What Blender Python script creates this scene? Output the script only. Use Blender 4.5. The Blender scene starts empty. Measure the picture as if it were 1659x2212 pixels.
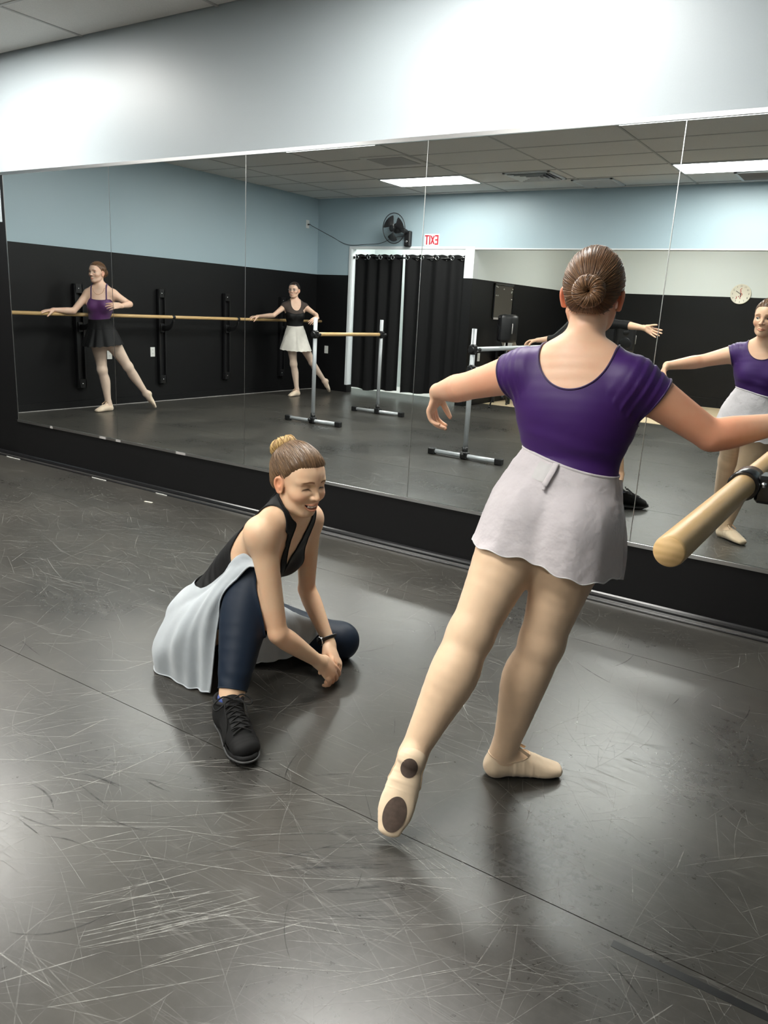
import bpy, math, random
import numpy as np
from mathutils import Vector, Matrix
R = random.Random(7)
NR = np.random.default_rng(11)
sc = bpy.context.scene
COL = sc.collection
pi = math.pi

# ------------------------------------------------------------------ camera
YAW, PITCH, ROLL, FPX = 0.57084, 0.25337, 0.05323, 1678.79
CAM = Vector((0, -3.565, 1.296))
def cam_axes():
    f = Vector((-math.sin(YAW)*math.cos(PITCH), math.cos(YAW)*math.cos(PITCH), -math.sin(PITCH)))
    r = Vector((math.cos(YAW), math.sin(YAW), 0)); u = r.cross(f)
    return (math.cos(ROLL)*r+math.sin(ROLL)*u, -math.sin(ROLL)*r+math.cos(ROLL)*u, f)
cr, cu, cf = cam_axes()
cd = bpy.data.cameras.new('camera'); cam = bpy.data.objects.new('camera', cd); COL.objects.link(cam)
cam.matrix_world = Matrix(((cr.x, cu.x, -cf.x, CAM.x), (cr.y, cu.y, -cf.y, CAM.y), (cr.z, cu.z, -cf.z, CAM.z), (0, 0, 0, 1)))
cd.sensor_fit = 'VERTICAL'; cd.sensor_height = 36; cd.sensor_width = 27; cd.lens = FPX/2212*36
cd.clip_start = .05; cd.clip_end = 60
sc.camera = cam
# ------------------------------------------------------------------ world, exposure
w = bpy.data.worlds.new('world'); sc.world = w; w.use_nodes = True
w.node_tree.nodes['Background'].inputs[0].default_value = (.8, .9, 1, 1)
w.node_tree.nodes['Background'].inputs[1].default_value = .0
vs = sc.view_settings
vs.view_transform = 'Standard'; vs.look = 'None'; vs.gamma = 1; vs.use_curve_mapping = False
vs.exposure = 0.75
LAMP = 25.0          # radiance of the ceiling diffusers
# ------------------------------------------------------------------ room numbers
XL, YB, ZC = -8.03, -6.60, 2.915
XR = .78
ZK = 1.795           # black paint up to here
MZ0, MZ1 = .304, 2.119
SEAM = [-5.78, -4.576, -3.356, -2.144, -.918, .30, .775]
DX0, DX1, DZ = -7.36, -5.40, 2.19      # curtained doorway
AX, AY = -5.26, -10.4                  # alcove
HZ = 2.195

# ------------------------------------------------------------------ materials
MATS = {}
def hexc(h):
    v = [int(h[i:i+2], 16)/255 for i in (0, 2, 4)]
    return tuple(x/12.92 if x <= .04045 else ((x+.055)/1.055)**2.4 for x in v)
class NT:
    def __init__(s, name):
        s.m = bpy.data.materials.new(name); s.m.use_nodes = True
        s.t = s.m.node_tree; s.b = s.t.nodes['Principled BSDF']
        MATS[name] = s.m
    def n(s, typ, **kw):
        o = s.t.nodes.new(typ)
        for k, v in kw.items():
            if k.startswith('i_'):
                k = k[2:]; k = int(k) if k.isdigit() else k.replace('_', ' ')
                o.inputs[k].default_value = v
            else: setattr(o, k, v)
        return o
    def l(s, a, b, ia=0):
        s.t.links.new(a.outputs[ia] if hasattr(a, 'outputs') else a, b)
    def math(s, op, a, b=None, c=None):
        o = s.n('ShaderNodeMath', operation=op)
        for i, v in enumerate((a, b, c)):
            if v is None: continue
            if isinstance(v, (int, float)): o.inputs[i].default_value = v
            else: s.l(v, o.inputs[i])
        return o.outputs[0]
    def mix(s, f, a, b):
        o = s.n('ShaderNodeMix', data_type='RGBA')
        for i, v in ((0, f), (6, a), (7, b)):
            if isinstance(v, (int, float)): o.inputs[i].default_value = v
            elif isinstance(v, tuple): o.inputs[i].default_value = (*v[:3], 1)
            else: s.l(v, o.inputs[i])
        return o.outputs[2]
    def coord(s, kind='Object', scale=(1, 1, 1), rot=(0, 0, 0), loc=(0, 0, 0)):
        c = s.n('ShaderNodeTexCoord'); m = s.n('ShaderNodeMapping')
        m.inputs['Scale'].default_value = scale; m.inputs['Rotation'].default_value = rot; m.inputs['Location'].default_value = loc
        s.l(c.outputs[kind], m.inputs[0]); return m.outputs[0]
    def noise(s, vec, scale, detail=3, rough=.5, out=0):
        o = s.n('ShaderNodeTexNoise'); o.inputs['Scale'].default_value = scale
        o.inputs['Detail'].default_value = detail; o.inputs['Roughness'].default_value = rough
        if vec is not None: s.l(vec, o.inputs['Vector'])
        return o.outputs[out]
    def ramp(s, f, *stops):
        o = s.n('ShaderNodeValToRGB'); e = o.color_ramp.elements
        while len(e) < len(stops): e.new(.5)
        for el, (p, c) in zip(e, stops):
            el.position = p; el.color = (*c, 1) if isinstance(c, tuple) else (c, c, c, 1)
        s.l(f, o.inputs[0]); return o.outputs[0]
    def bump(s, h, strength=.2, dist=.01):
        o = s.n('ShaderNodeBump'); o.inputs['Strength'].default_value = strength; o.inputs['Distance'].default_value = dist
        s.l(h, o.inputs['Height']); s.l(o.outputs[0], s.b.inputs['Normal'])
    def set(s, **kw):
        for k, v in kw.items():
            k = {'base': 'Base Color', 'rough': 'Roughness', 'metal': 'Metallic', 'spec': 'Specular IOR Level', 'sss': 'Subsurface Weight',
                 'sheen': 'Sheen Weight', 'coat': 'Coat Weight', 'coat_rough': 'Coat Roughness', 'trans': 'Transmission Weight', 'alpha': 'Alpha'}[k]
            if isinstance(v, tuple): v = (*v[:3], 1)
            if isinstance(v, (int, float, tuple)): s.b.inputs[k].default_value = v
            else: s.l(v, s.b.inputs[k])
        return s
def flat(name, col, rough=.5, **kw):
    return NT(name).set(base=hexc(col) if isinstance(col, str) else col, rough=rough, **kw).m

def speckled(name, col, rough, scale=60, amt=.25, bstr=.15, bdist=.002, **kw):
    t = NT(name); c = hexc(col) if isinstance(col, str) else col
    v = t.coord(); n = t.noise(v, scale, 4, .6)
    t.set(base=t.mix(n, tuple(x*(1-amt) for x in c), tuple(min(1, x*(1+amt)) for x in c)), rough=rough, **kw)
    t.bump(n, bstr, bdist); return t.m
speckled('wall_blue', (.385, .49, .545), .42, 140, .03, .12, .0015)
speckled('wall_pale', (.355, .40, .425), .42, 140, .03, .12, .0015)
speckled('wall_black', (.0055, .0055, .006), .5, 90, .25, .2, .0015, spec=.28)
speckled('wall_white', (.74, .79, .78), .5, 120, .03, .1, .001)
speckled('trim_white', (.72, .75, .77), .4, 90, .03, .05, .001)
t = NT('ceiling_tile'); v = t.coord(); a = t.noise(v, 130, 4, .7); b = t.noise(v, 9, 2)
t.set(base=t.mix(a, (.62, .60, .57), (.82, .80, .77)), rough=.9); t.bump(a, .5, .003)
flat('ceiling_grid_paint', (.45, .44, .42), .5)
flat('black_plastic', (.012, .012, .013), .4)
flat('black_metal', (.010, .010, .011), .35)
flat('black_gloss', (.010, .010, .011), .22)
flat('white_plastic', (.75, .75, .72), .35)
flat('chrome', (.75, .75, .75), .15, metal=1.0)
flat('aluminium', (.62, .62, .62), .28, metal=1.0)
speckled('silver_tube', (.50, .52, .54), .33, 30, .05, .02, .001, metal=.25)
flat('screw_metal', (.7, .7, .7), .25, metal=1.0)
t = NT('mirror_glass'); t.set(base=(.81, .85, .845), rough=0.0, metal=1.0)
t = NT('diffuser'); t.b.inputs['Emission Color'].default_value = (1, .985, .93, 1); t.b.inputs['Emission Strength'].default_value = LAMP
t.set(base=(.8, .8, .8), rough=.5)
def wood(name, c0, c1, sc_=(1, 1, 1), rough=.35, rings=False):
    t = NT(name); v = t.coord(scale=sc_)
    n = t.noise(v, 6, 5, .6); n2 = t.noise(v, 60, 3)
    t.set(base=t.mix(t.math('ADD', t.math('MULTIPLY', n, .75), t.math('MULTIPLY', n2, .25)), c0, c1), rough=rough, spec=.4); t.bump(n2, .05, .001); return t.m
wood('barre_wood', (.50, .30, .11), (.74, .52, .27), (9, .8, 9))
t = NT('barre_end_grain'); v = t.coord(scale=(22, 4, 22)); n = t.noise(v, 3, 4, .6)
wv = t.n('ShaderNodeTexWave', wave_type='BANDS', bands_direction='Z'); wv.inputs['Scale'].default_value = 34; wv.inputs['Distortion'].default_value = 3
t.l(t.coord(), wv.inputs[0])
t.set(base=t.mix(t.math('MULTIPLY', wv.outputs[1], n), (.78, .52, .24), (.60, .36, .14)), rough=.55)
wood('floorboard_wood', (.62, .48, .30), (.80, .66, .46), (1, 7, 7), .4)
wood('cabinet_wood', (.22, .13, .07), (.33, .21, .12), (6, 1, 6), .5)
speckled('cardboard', (.42, .29, .17), .8, 40, .12)
t = NT('curtain_cloth'); v = t.coord(scale=(1, 1, 1)); n = t.noise(v, 350, 2)
t.set(base=(.0055, .0055, .006), rough=.8, spec=.25); t.bump(n, .2, .001)
flat('curtain_lining', (.78, .78, .76), .8)
t = NT('fan_grille_wire'); t.set(base=(.01, .01, .011), rough=.4)
flat('fan_blade_black', (.02, .02, .022), .3)
flat('sign_white', (.72, .74, .74), .4); flat('sign_red', (.52, .015, .03), .4)
flat('clock_face_cream', (.84, .80, .68), .4); flat('ink_black', (.02, .02, .02), .6); flat('ink_red', (.55, .05, .05), .6)
speckled('cork_board', (.060, .054, .044), .8, 120, .3)
flat('paper_white', (.8, .8, .76), .7); flat('green_plastic', (.30, .48, .33), .35)
flat('label_grey', (.40, .38, .37), .5)
flat('tape_dark', (.008, .008, .009), .4)

# marley: satin black vinyl with scuffs
def marley():
    t = NT('marley_vinyl'); g = t.n('ShaderNodeNewGeometry'); pos = g.outputs['Position']
    def mp(rz, sx, sy, loc=(0, 0, 0)):
        m = t.n('ShaderNodeMapping'); m.inputs['Rotation'].default_value = (0, 0, rz); m.inputs['Scale'].default_value = (sx, sy, 1); m.inputs['Location'].default_value = loc
        w_ = t.noise(pos, 1.3, 2, .5, 1)
        va = t.n('ShaderNodeVectorMath', operation='MULTIPLY_ADD'); t.l(w_, va.inputs[0]); va.inputs[1].default_value = (.10, .10, 0); t.l(pos, va.inputs[2])
        t.l(va.outputs[0], m.inputs[0]); return m.outputs[0]
    total = None
    # long thin scratches: thin level lines of stretched noise, in several directions
    for i, (rz, sx, sy, wd, thr, gain) in enumerate(((.5, .55, 13, .010, .52, .8), (-.35, .5, 15, .010, .55, .8), (1.15, .6, 14, .010, .56, .8), (-1.0, .5, 12, .009, .54, .9), (.1, .35, 22, .016, .55, .6), (2.2, .9, 26, .018, .58, .6), (1.7, .8, 20, .012, .56, .6), (.85, 1.1, 30, .02, .58, .5))):
        v = mp(rz, sx, sy, (3.1*i, 1.7*i, i))
        n = t.noise(v, 1.6, 2, .5)
        line = t.math('SUBTRACT', 1.0, t.math('DIVIDE', t.math('ABSOLUTE', t.math('SUBTRACT', n, .5)), wd)); line = t.math('MAXIMUM', line, 0.0)
        mk = t.noise(mp(rz, 1.2, 1.6, (7.3*i, 2.2*i, 0)), 2.3, 3, .6)
        mk = t.math('MULTIPLY', t.math('MAXIMUM', t.math('SUBTRACT', mk, thr), 0.0), 9.0); mk = t.math('MINIMUM', mk, 1.0)
        s = t.math('MULTIPLY', t.math('MULTIPLY', line, mk), gain)
        total = s if total is None else t.math('MAXIMUM', total, s)
    # fine hairline scuffing (voronoi edges, warped)
    vv = t.n('ShaderNodeTexVoronoi', feature='DISTANCE_TO_EDGE'); vv.inputs['Scale'].default_value = 4.2
    t.l(mp(.3, 1, 1.7), vv.inputs['Vector'])
    e = t.math('MAXIMUM', t.math('SUBTRACT', 1.0, t.math('DIVIDE', vv.outputs[0], .010)), 0.0)
    mk = t.math('MINIMUM', t.math('MULTIPLY', t.math('MAXIMUM', t.math('SUBTRACT', t.noise(pos, 1.7, 4, .6), .5), 0.0), 6.0), 1.0)
    total = t.math('MAXIMUM', total, t.math('MULTIPLY', t.math('MULTIPLY', e, mk), .45))
    cloud = t.noise(pos, 1.1, 5, .62); fine = t.noise(pos, 38, 4, .65); grain = t.noise(pos, 420, 2, .5)
    base = t.mix(t.ramp(cloud, (.32, 0.0), (.70, 1.0)), (.027, .0258, .0235), (.066, .061, .052))
    base = t.mix(t.math('MULTIPLY', t.ramp(fine, (.45, 0.0), (.75, 1.0)), .5), base, (.062, .058, .052))
    base = t.mix(t.math('MULTIPLY', total, .30), base, (.22, .21, .19))
    rg = t.math('ADD', t.math('MULTIPLY', cloud, .16), t.math('MULTIPLY', fine, .10)); rg = t.math('ADD', rg, .17)
    rg = t.math('ADD', rg, t.math('MULTIPLY', total, .25))
    t.set(base=base, rough=rg, spec=.55)
    hb = t.math('ADD', t.math('MULTIPLY', grain, .4), t.math('MULTIPLY', total, -.6)); t.bump(hb, .12, .0008)
    return t.m
marley()

# ------------------------------------------------------------------ mesh builder
def nrm(v):
    v = np.asarray(v, float); return v/np.maximum(np.linalg.norm(v, axis=-1, keepdims=True), 1e-12)
def catmull(P, n):
    P = np.asarray(P, float); 
    if P.ndim == 1: P = P[:, None]
    k = len(P); Q = np.vstack([2*P[0]-P[1], P, 2*P[-1]-P[-2]]); out = []
    for i in range(k-1):
        a, b, c, d = Q[i:i+4]
        for j in range(n):
            t = j/n
            out.append(.5*((2*b)+(c-a)*t+(2*a-5*b+4*c-d)*t*t+(3*b-a-3*c+d)*t**3))
    out.append(P[-1]); return np.array(out)
class MB:
    def __init__(s): s.v = []; s.f = []; s.mi = []; s.n = 0; s.sm = []
    def add(s, V, F, mi=0, smooth=False):
        V = np.asarray(V, float); s.v.append(V)
        for f in F: s.f.append([i+s.n for i in f]); s.mi.append(mi); s.sm.append(smooth)
        s.n += len(V); return s
    def box(s, lo, hi, mi=0, bev=0.0, M=None):
        lo = np.array(lo, float); hi = np.array(hi, float); c = (lo+hi)/2; h = (hi-lo)/2
        return s.obox(c, h, np.eye(3), mi, bev)
    def obox(s, c, h, A, mi=0, bev=0.0):
        c = np.array(c, float); h = np.array(h, float); A = np.array(A, float)   # rows of A are axes
        if bev <= 0:
            V = [c+((i & 1)*2-1)*h[0]*A[0]+((i >> 1 & 1)*2-1)*h[1]*A[1]+((i >> 2 & 1)*2-1)*h[2]*A[2] for i in range(8)]
            return s.add(V, [(0, 2, 3, 1), (4, 5, 7, 6), (0, 1, 5, 4), (2, 6, 7, 3), (0, 4, 6, 2), (1, 3, 7, 5)], mi)
        bev = min(bev, .9*min(h)); V = []
        for i in range(8):
            sg = [((i >> k) & 1)*2-1 for k in range(3)]
            for ax in range(3):
                p = c.copy()
                for k in range(3): p = p+sg[k]*(h[k]-(0 if k == ax else bev))*A[k]
                V.append(p)
        F = []
        for ax in range(3):
            a, b = (ax+1) % 3, (ax+2) % 3
            for sg in (0, 1):
                idx = [(sg << ax)|(x << a)|(y << b) for x, y in ((0, 0), (1, 0), (1, 1), (0, 1))]
                q = [i*3+ax for i in idx]; F.append(q if sg else q[::-1])
        for ax in range(3):
            a, b = (ax+1) % 3, (ax+2) % 3
            for x in (0, 1):
                for y in (0, 1):
                    i0 = (x << a)|(y << b); i1 = i0|(1 << ax)
                    q = [i0*3+a, i0*3+b, i1*3+b, i1*3+a]; F.append(q if x == y else q[::-1])
        for i in range(8):
            q = [i*3, i*3+1, i*3+2]; F.append(q if bin(i).count('1') % 2 else q[::-1])
        return s.add(V, F, mi)
    def tube(s, P, r, n=10, mi=0, caps=True, smooth=True, flatten=None, closed=False, up=None):
        P = np.asarray(P, float); k = len(P); r = np.broadcast_to(np.asarray(r, float), (k,))
        if closed: T = nrm(np.roll(P, -1, 0)-np.roll(P, 1, 0))
        else: T = nrm(np.gradient(P, axis=0))
        u = np.array(up, float) if up is not None else (np.array([0, 0, 1.]) if abs(T[0][2]) < .9 else np.array([1., 0, 0]))
        N = []; u = u-T[0]*(u@T[0]); u = u/np.linalg.norm(u)
        for i in range(k):
            u = u-T[i]*(u@T[i]); u = u/max(np.linalg.norm(u), 1e-9); N.append(u.copy())
        N = np.array(N); B = np.cross(T, N); a = np.arange(n)*2*pi/n
        fl = 1.0 if flatten is None else flatten
        V = P[:, None, :]+r[:, None, None]*(np.cos(a)[None, :, None]*N[:, None, :]+fl*np.sin(a)[None, :, None]*B[:, None, :])
        V = V.reshape(-1, 3); F = []
        for i in range(k if closed else k-1):
            i2 = (i+1) % k
            for j in range(n): F.append((i*n+j, i*n+(j+1) % n, i2*n+(j+1) % n, i2*n+j))
        s.add(V, F, mi, smooth)
        if caps and not closed:
            b0 = s.n-len(V)
            s.f.append([b0+j for j in range(n)][::-1]); s.f.append([b0+(k-1)*n+j for j in range(n)])
            s.mi += [mi, mi]; s.sm += [False, False]
        return s
    def cyl(s, a, b, r, n=16, mi=0, r2=None, smooth=True): return s.tube([a, b], [r, r if r2 is None else r2], n, mi, True, smooth)
    def lathe(s, prof, c, axis=(0, 0, 1), n=24, mi=0, smooth=True, caps=False):
        ax = nrm(np.array(axis, float)); u = np.array([1., 0, 0]) if abs(ax[0]) < .8 else np.array([0, 1., 0]); u = nrm(u-ax*(u@ax)); v = np.cross(ax, u)
        c = np.array(c, float); V = []; F = []
        for r, h in prof:
            for j in range(n):
                a = 2*pi*j/n; V.append(c+ax*h+r*(math.cos(a)*u+math.sin(a)*v))
        for i in range(len(prof)-1):
            for j in range(n): F.append((i*n+j, i*n+(j+1) % n, (i+1)*n+(j+1) % n, (i+1)*n+j))
        if caps: F.append(list(range(n))[::-1]); F.append([(len(prof)-1)*n+j for j in range(n)])
        return s.add(V, F, mi, smooth)
    def grid(s, G, mi=0, smooth=True, closed=False):
        G = np.asarray(G, float); a, b = G.shape[:2]; F = []
        for i in range(a-1):
            for j in range(b if closed else b-1):
                j2 = (j+1) % b; F.append((i*b+j, i*b+j2, (i+1)*b+j2, (i+1)*b+j))
        return s.add(G.reshape(-1, 3), F, mi, smooth)
    def build(s, name, mat, parent=None, **kw):
        return mkobj(name, np.vstack(s.v), s.f, mat, parent, s.mi, s.sm, **kw)
def mkobj(name, V, F, mat, parent=None, mi=None, sm=True, origin=None, kind=None, label=None):
    me = bpy.data.meshes.new(name); V = np.asarray(V, float)
    org = np.zeros(3)
    if parent is None:
        lo, hi = V.min(0), V.max(0); org = np.array([(lo[0]+hi[0])/2, (lo[1]+hi[1])/2, lo[2]]) if origin is None else np.array(origin, float)
        V = V-org
    else:
        V = V-np.array(parent.get('_o', (0, 0, 0)), float)
    if isinstance(F, np.ndarray):
        nf, k = F.shape
        me.vertices.add(len(V)); me.vertices.foreach_set('co', V.astype(np.float32).ravel())
        me.loops.add(nf*k); me.loops.foreach_set('vertex_index', F.astype(np.int32).ravel())
        me.polygons.add(nf); me.polygons.foreach_set('loop_start', np.arange(nf, dtype=np.int32)*k)
        me.update(calc_edges=True)
    else: me.from_pydata([tuple(v) for v in V], [], F)
    for m in (mat if isinstance(mat, (list, tuple)) else [mat]): me.materials.append(MATS[m])
    if mi is not None and any(mi): me.polygons.foreach_set('material_index', np.array(mi, np.int32))
    me.polygons.foreach_set('use_smooth', np.array(sm, bool) if not isinstance(sm, bool) else np.full(len(me.polygons), sm))
    me.update()
    o = bpy.data.objects.new(name, me); COL.objects.link(o)
    o.location = org; o['_o'] = tuple(float(x) for x in (org if parent is None else parent.get('_o', (0, 0, 0))))
    if parent is not None: o.parent = parent
    if kind: o['kind'] = kind
    if label: o['label'] = label
    return o
def tag(o, label, cat, group=None):
    o['label'] = label; o['category'] = cat
    if group: o['group'] = group
    return o
def thing(name, label, cat, loc, group=None):
    o = bpy.data.objects.new(name, None); COL.objects.link(o); o.empty_display_size = .1
    o.location = loc; o['_o'] = tuple(float(x) for x in loc); return tag(o, label, cat, group)
def copy_tree(o, delta, parent=None):
    c = o.copy(); COL.objects.link(c)
    if parent is None: c.location = Vector(o.location)+Vector(delta)
    else: c.parent = parent
    for ch in o.children: copy_tree(ch, delta, c)
    return c
def struct(name, mb, mat, parent=None): return mb.build(name, mat, parent, kind='structure') if parent is None else mb.build(name, mat, parent)

# ================================================================== SETTING
# walls: painted blue above, black below (one mesh, two paints)
def two_tone(name, boxes, paint='wall_blue'):
    m = MB()
    for lo, hi in boxes:
        if lo[2] < ZK < hi[2]:
            m.box(lo, (hi[0], hi[1], ZK), 1); m.box((lo[0], lo[1], ZK), hi, 0)
        else: m.box(lo, hi, 1 if hi[2] <= ZK else 0)
    return struct(name, m, [paint, 'wall_black'])
two_tone('wall_front', [((XL-.1, .03, 0), (XR+.1, .13, ZC+.1))], 'wall_pale')
two_tone('wall_left', [((XL-.1, YB-.12, 0), (XL, .03, ZC+.1))])
two_tone('wall_right', [((XR, AY-.1, 0), (XR+.1, .03, ZC+.1))])
two_tone('wall_back', [((XL, YB-.12, 0), (DX0-.045, YB, DZ)), ((DX1, YB-.12, 0), (AX, YB, DZ+.005)), ((XL, YB-.12, DZ), (XR, YB, ZC+.1))])
two_tone('wall_alcove_side', [((AX-.12, AY-.1, 0), (AX, YB-.12, ZC+.1))], 'wall_white')
two_tone('wall_alcove_back', [((AX, AY-.1, 0), (XR, AY, ZC+.1))], 'wall_white')
m = MB(); m.box((XL-.1, -8.3, 0), (AX-.12, -8.2, ZC)); m.box((XL-.1, -8.2, 0), (XL, YB-.12, ZC)); struct('wall_hallway', m, 'wall_white')
# furring board that carries the mirrors
m = MB(); m.box((-5.835, .002, 0), (XR, .03, MZ0), 0); m.box((-5.835, .008, MZ0), (XR, .03, MZ1), 0); struct('trim_1', m, 'wall_black')
# floor: marley rolls and wooden boards in the alcove
fl = MB().box((XL-.1, AY-.1, -.06), (XR+.1, .13, -.004)).build('floor', 'wall_black', kind='structure')
ys = [0.03, -.55, -2.065, -4.13, -5.7, -7.23]
for i in range(len(ys)-1):
    MB().box((XL, ys[i+1]+.0015, -.004), (XR, ys[i]-.0015, 0)).build('marley_strip', 'marley_vinyl', fl)
yb = -7.24; k = 0
board = None
while yb > AY+.05:
    y0 = max(yb-.095, AY); x = AX if yb > -8.2 else AX
    while x < XR:
        x1 = min(x+R.uniform(.9, 1.7), XR)
        MB().box((x+.001, y0+.001, -.004), (x1-.001, yb-.001, .003+R.random()*.0006)).build('floorboard', 'floorboard_wood', fl); x = x1
    yb -= .0965
MB().box((XL, -8.2, -.004), (AX-.12, yb if False else -7.24, .002)).build('hallway_floor', 'curtain_lining', fl)
# ceiling: tiles in a grid
gy = [0.03, -.54] + [-.54-.5911*i for i in range(1, 10)]
while gy[-1] > AY: gy.append(gy[-1]-.6)
gx = [-4.83+1.219*i for i in range(-3, 6)]; gx = [XL-.05]+[x for x in gx if XL < x < XR]+[XR]
lights = []
def row(y): return min(range(len(gy)-1), key=lambda i: abs((gy[i]+gy[i+1])/2-y))
LI = set()
for y in (-.85, -3.15, -5.55):
    for x in (-5.44, -1.78):
        LI.add((min(range(len(gx)-1), key=lambda i: abs((gx[i]+gx[i+1])/2-x)), row(y)))
LI.add((min(range(len(gx)-1), key=lambda i: abs((gx[i]+gx[i+1])/2+3.0)), row(-8.6)))
LI.add((min(range(len(gx)-1), key=lambda i: abs((gx[i]+gx[i+1])/2-.6)), row(-8.6)))
ceil = MB().box((XL-.1, AY-.1, ZC+.03), (XR+.1, .13, ZC+.1)).build('ceiling', 'ceiling_grid_paint', kind='structure')
g = MB()
for x in gx[1:-1]: g.box((x-.010, AY, ZC-.001), (x+.010, .03, ZC+.02))
for y in gy[1:-1]: g.box((XL, y-.010, ZC-.0005), (XR, y+.010, ZC+.02))
g.build('ceiling_grid', 'ceiling_grid_paint', ceil)
tile_mesh = {}
for i in range(len(gx)-1):
    for j in range(len(gy)-1):
        if (i, j) in LI: lights.append((gx[i], gx[i+1], gy[j+1], gy[j])); continue
        lo, hi = (gx[i]+.010, gy[j+1]+.010, ZC+.003+R.random()*.002), (gx[i+1]-.010, gy[j]-.010, ZC+.02)
        MB().box(lo, hi).build('ceiling_tile', 'ceiling_tile', ceil)
# base trim along the mirror wall: a round bead and a thin metal edge
prof = [(0, 0), (0, .034), (-.006, .040), (-.014, .040), (-.021, .034), (-.025, .024), (-.026, .017), (-.034, .016), (-.037, .012), (-.037, .009), (-.047, .008), (-.049, .004), (-.049, 0)]
def extr(name, prof, x0, x1, mat, y0=.002, parent=None, kind='structure'):
    G = np.array([[(x, y0+p[0], p[1]) for p in prof] for x in (x0, x1)]); m = MB(); m.grid(G, 0, False)
    m.f.append(list(range(len(prof)))); m.f.append(list(range(len(prof), 2*len(prof)))[::-1]); m.mi += [0, 0]; m.sm += [False, False]
    return m.build(name, mat, parent, kind=kind if parent is None else None)
bb = extr('baseboard_front', prof, XL, XR, 'black_gloss')
MB().box((-6.2, -.0365, .0085), (XR, -.0335, .0175)).build('metal_edge', 'aluminium', bb)
for x0, x1 in ((-5.9, -5.72), (-4.82, -4.66), (-4.13, -4.02)):
    MB().box((x0, -.050, .0), (x1, -.0475, .0042)).build('worn_edge', 'paper_white', bb)
bl = MB().box((XL, YB, 0), (XL+.012, -.05, .085)); bl.build('baseboard_left', 'wall_black', kind='structure')
MB().box((XL+.012, YB+.02, 0), (XL+.02, -.05, .006)).build('trim_2', 'label_grey', kind='structure')
m = MB(); m.box((AX, AY, .003), (XR, AY+.012, .15)); m.box((AX, AY+.012, .003), (AX+.012, YB-.12, .15)); m.build('baseboard_back', 'wall_black', kind='structure')
MB().box((AX, AY, .15), (XR, AY+.014, .156)).build('trim_3', 'tape_dark', kind='structure')
# doorway casing
m = MB(); m.box((DX0-.045, YB-.12, .115), (DX0, YB+.016, DZ), 0, .004); m.box((DX0-.045, YB-.12, .0), (DX0, YB+.016, .115), 1)
m.box((DX0-.045, YB-.12, DZ-.004), (DX1, YB+.008, DZ+.03), 0); m.build('door_frame', ['trim_white', 'wall_black'], kind='structure')
struct('trim_4', MB().box((DX1, YB-.14, ZK), (AX+.004, YB+.006, DZ+.03)), 'trim_white')
struct('trim_5', MB().box((AX, YB-.125, HZ-.012), (XR, YB+.006, HZ+.004)), 'trim_white')
# mirrors
names = ['leftmost wall mirror panel, ending beside the bare black wall', 'second wall mirror panel from the left, reflecting the back leg of the purple-topped dancer',
 'middle wall mirror panel, reflecting the dancer in glasses and portable barre', 'wall mirror panel behind the raised left hand, reflecting the EXIT sign',
 'rightmost wall mirror panel, reflecting the wall clock and the front of the girl', 'wall mirror panel beyond the right end, past the wooden barre']
for i in range(6):
    x0, x1 = SEAM[i]+.0014, SEAM[i+1]-.0014
    o = MB().box((x0, 0, MZ0), (x1, .006, MZ1)).build('mirror_panel', 'mirror_glass', origin=((x0+x1)/2, 0, MZ0))
    tag(o, names[i], 'mirror', 'wall mirror panels')
    MB().box((x1-.0012, -.0006, MZ0), (x1+.0018, .006, MZ1)).build('polished_edge', 'aluminium', o)
    if i == 0: MB().box((x0-.006, -.0015, MZ0), (x0-.0005, .006, MZ1)).build('polished_edge', 'aluminium', o)
ch = [(.006, -.012), (-.006, -.012), (-.0065, .006), (-.004, .0065), (-.004, -.002), (.006, -.002)]
ch = [(a, b+MZ0) for a, b in ch]
tr = extr('trim_6', ch, -5.79, XR, 'aluminium', 0)
for x, wd in ((-5.36, .03), (-4.77, .07), (-4.59, .05), (-3.97, .09), (-3.0, .1)):
    MB().box((x, -.0073, MZ0-.011), (x+wd, -.0062, MZ0+.005)).build('label_sticker', 'label_grey', tr)
ct = [(.008, .016), (-.008, .016), (-.009, -.003), (-.006, -.003), (-.006, .010), (.006, .010)]
extr('trim_7', [(a, b+MZ1) for a, b in ct], -5.80, XR, 'aluminium', 0)

# ------------------------------------------------------------------ ceiling fittings
LL = {(-5.44, -.85): 'ceiling light near the mirror wall, at its left end', (-1.78, -.85): 'ceiling light near the mirror wall, in front of the girl',
      (-5.44, -3.15): 'ceiling light in the middle row, nearer the barre wall', (-1.78, -3.15): 'ceiling light in the middle row, over the dance floor',
      (-5.44, -5.55): 'lit ceiling panel light seen left in the mirror, above the EXIT sign', (-1.78, -5.55): 'lit ceiling panel light at the right edge of the mirror reflection',
      (-3., -8.6): 'ceiling light over the wooden alcove floor, left', (.6, -8.6): 'ceiling light over the wooden alcove floor, right'}
for x0, x1, y0, y1 in lights:
    cx, cy = (x0+x1)/2, (y0+y1)/2
    lab = LL[min(LL, key=lambda k: (k[0]-cx)**2+(k[1]-cy)**2)]
    t_ = thing('panel_light', lab, 'light', (cx, cy, ZC-.02), 'ceiling panel lights')
    m = MB(); a = .016
    for lo, hi in (((x0+.012, y0+.012), (x1-.012, y0+.012+a)), ((x0+.012, y1-.012-a), (x1-.012, y1-.012)), ((x0+.012, y0+.012), (x0+.012+a, y1-.012)), ((x1-.012-a, y0+.012), (x1-.012, y1-.012))):
        m.box((*lo, ZC-.008), (*hi, ZC+.02))
    m.build('frame', 'trim_white', t_)
    MB().box((x0+.028, y0+.028, ZC-.005), (x1-.028, y1-.028, ZC+.004)).build('diffuser', 'diffuser', t_)
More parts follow.
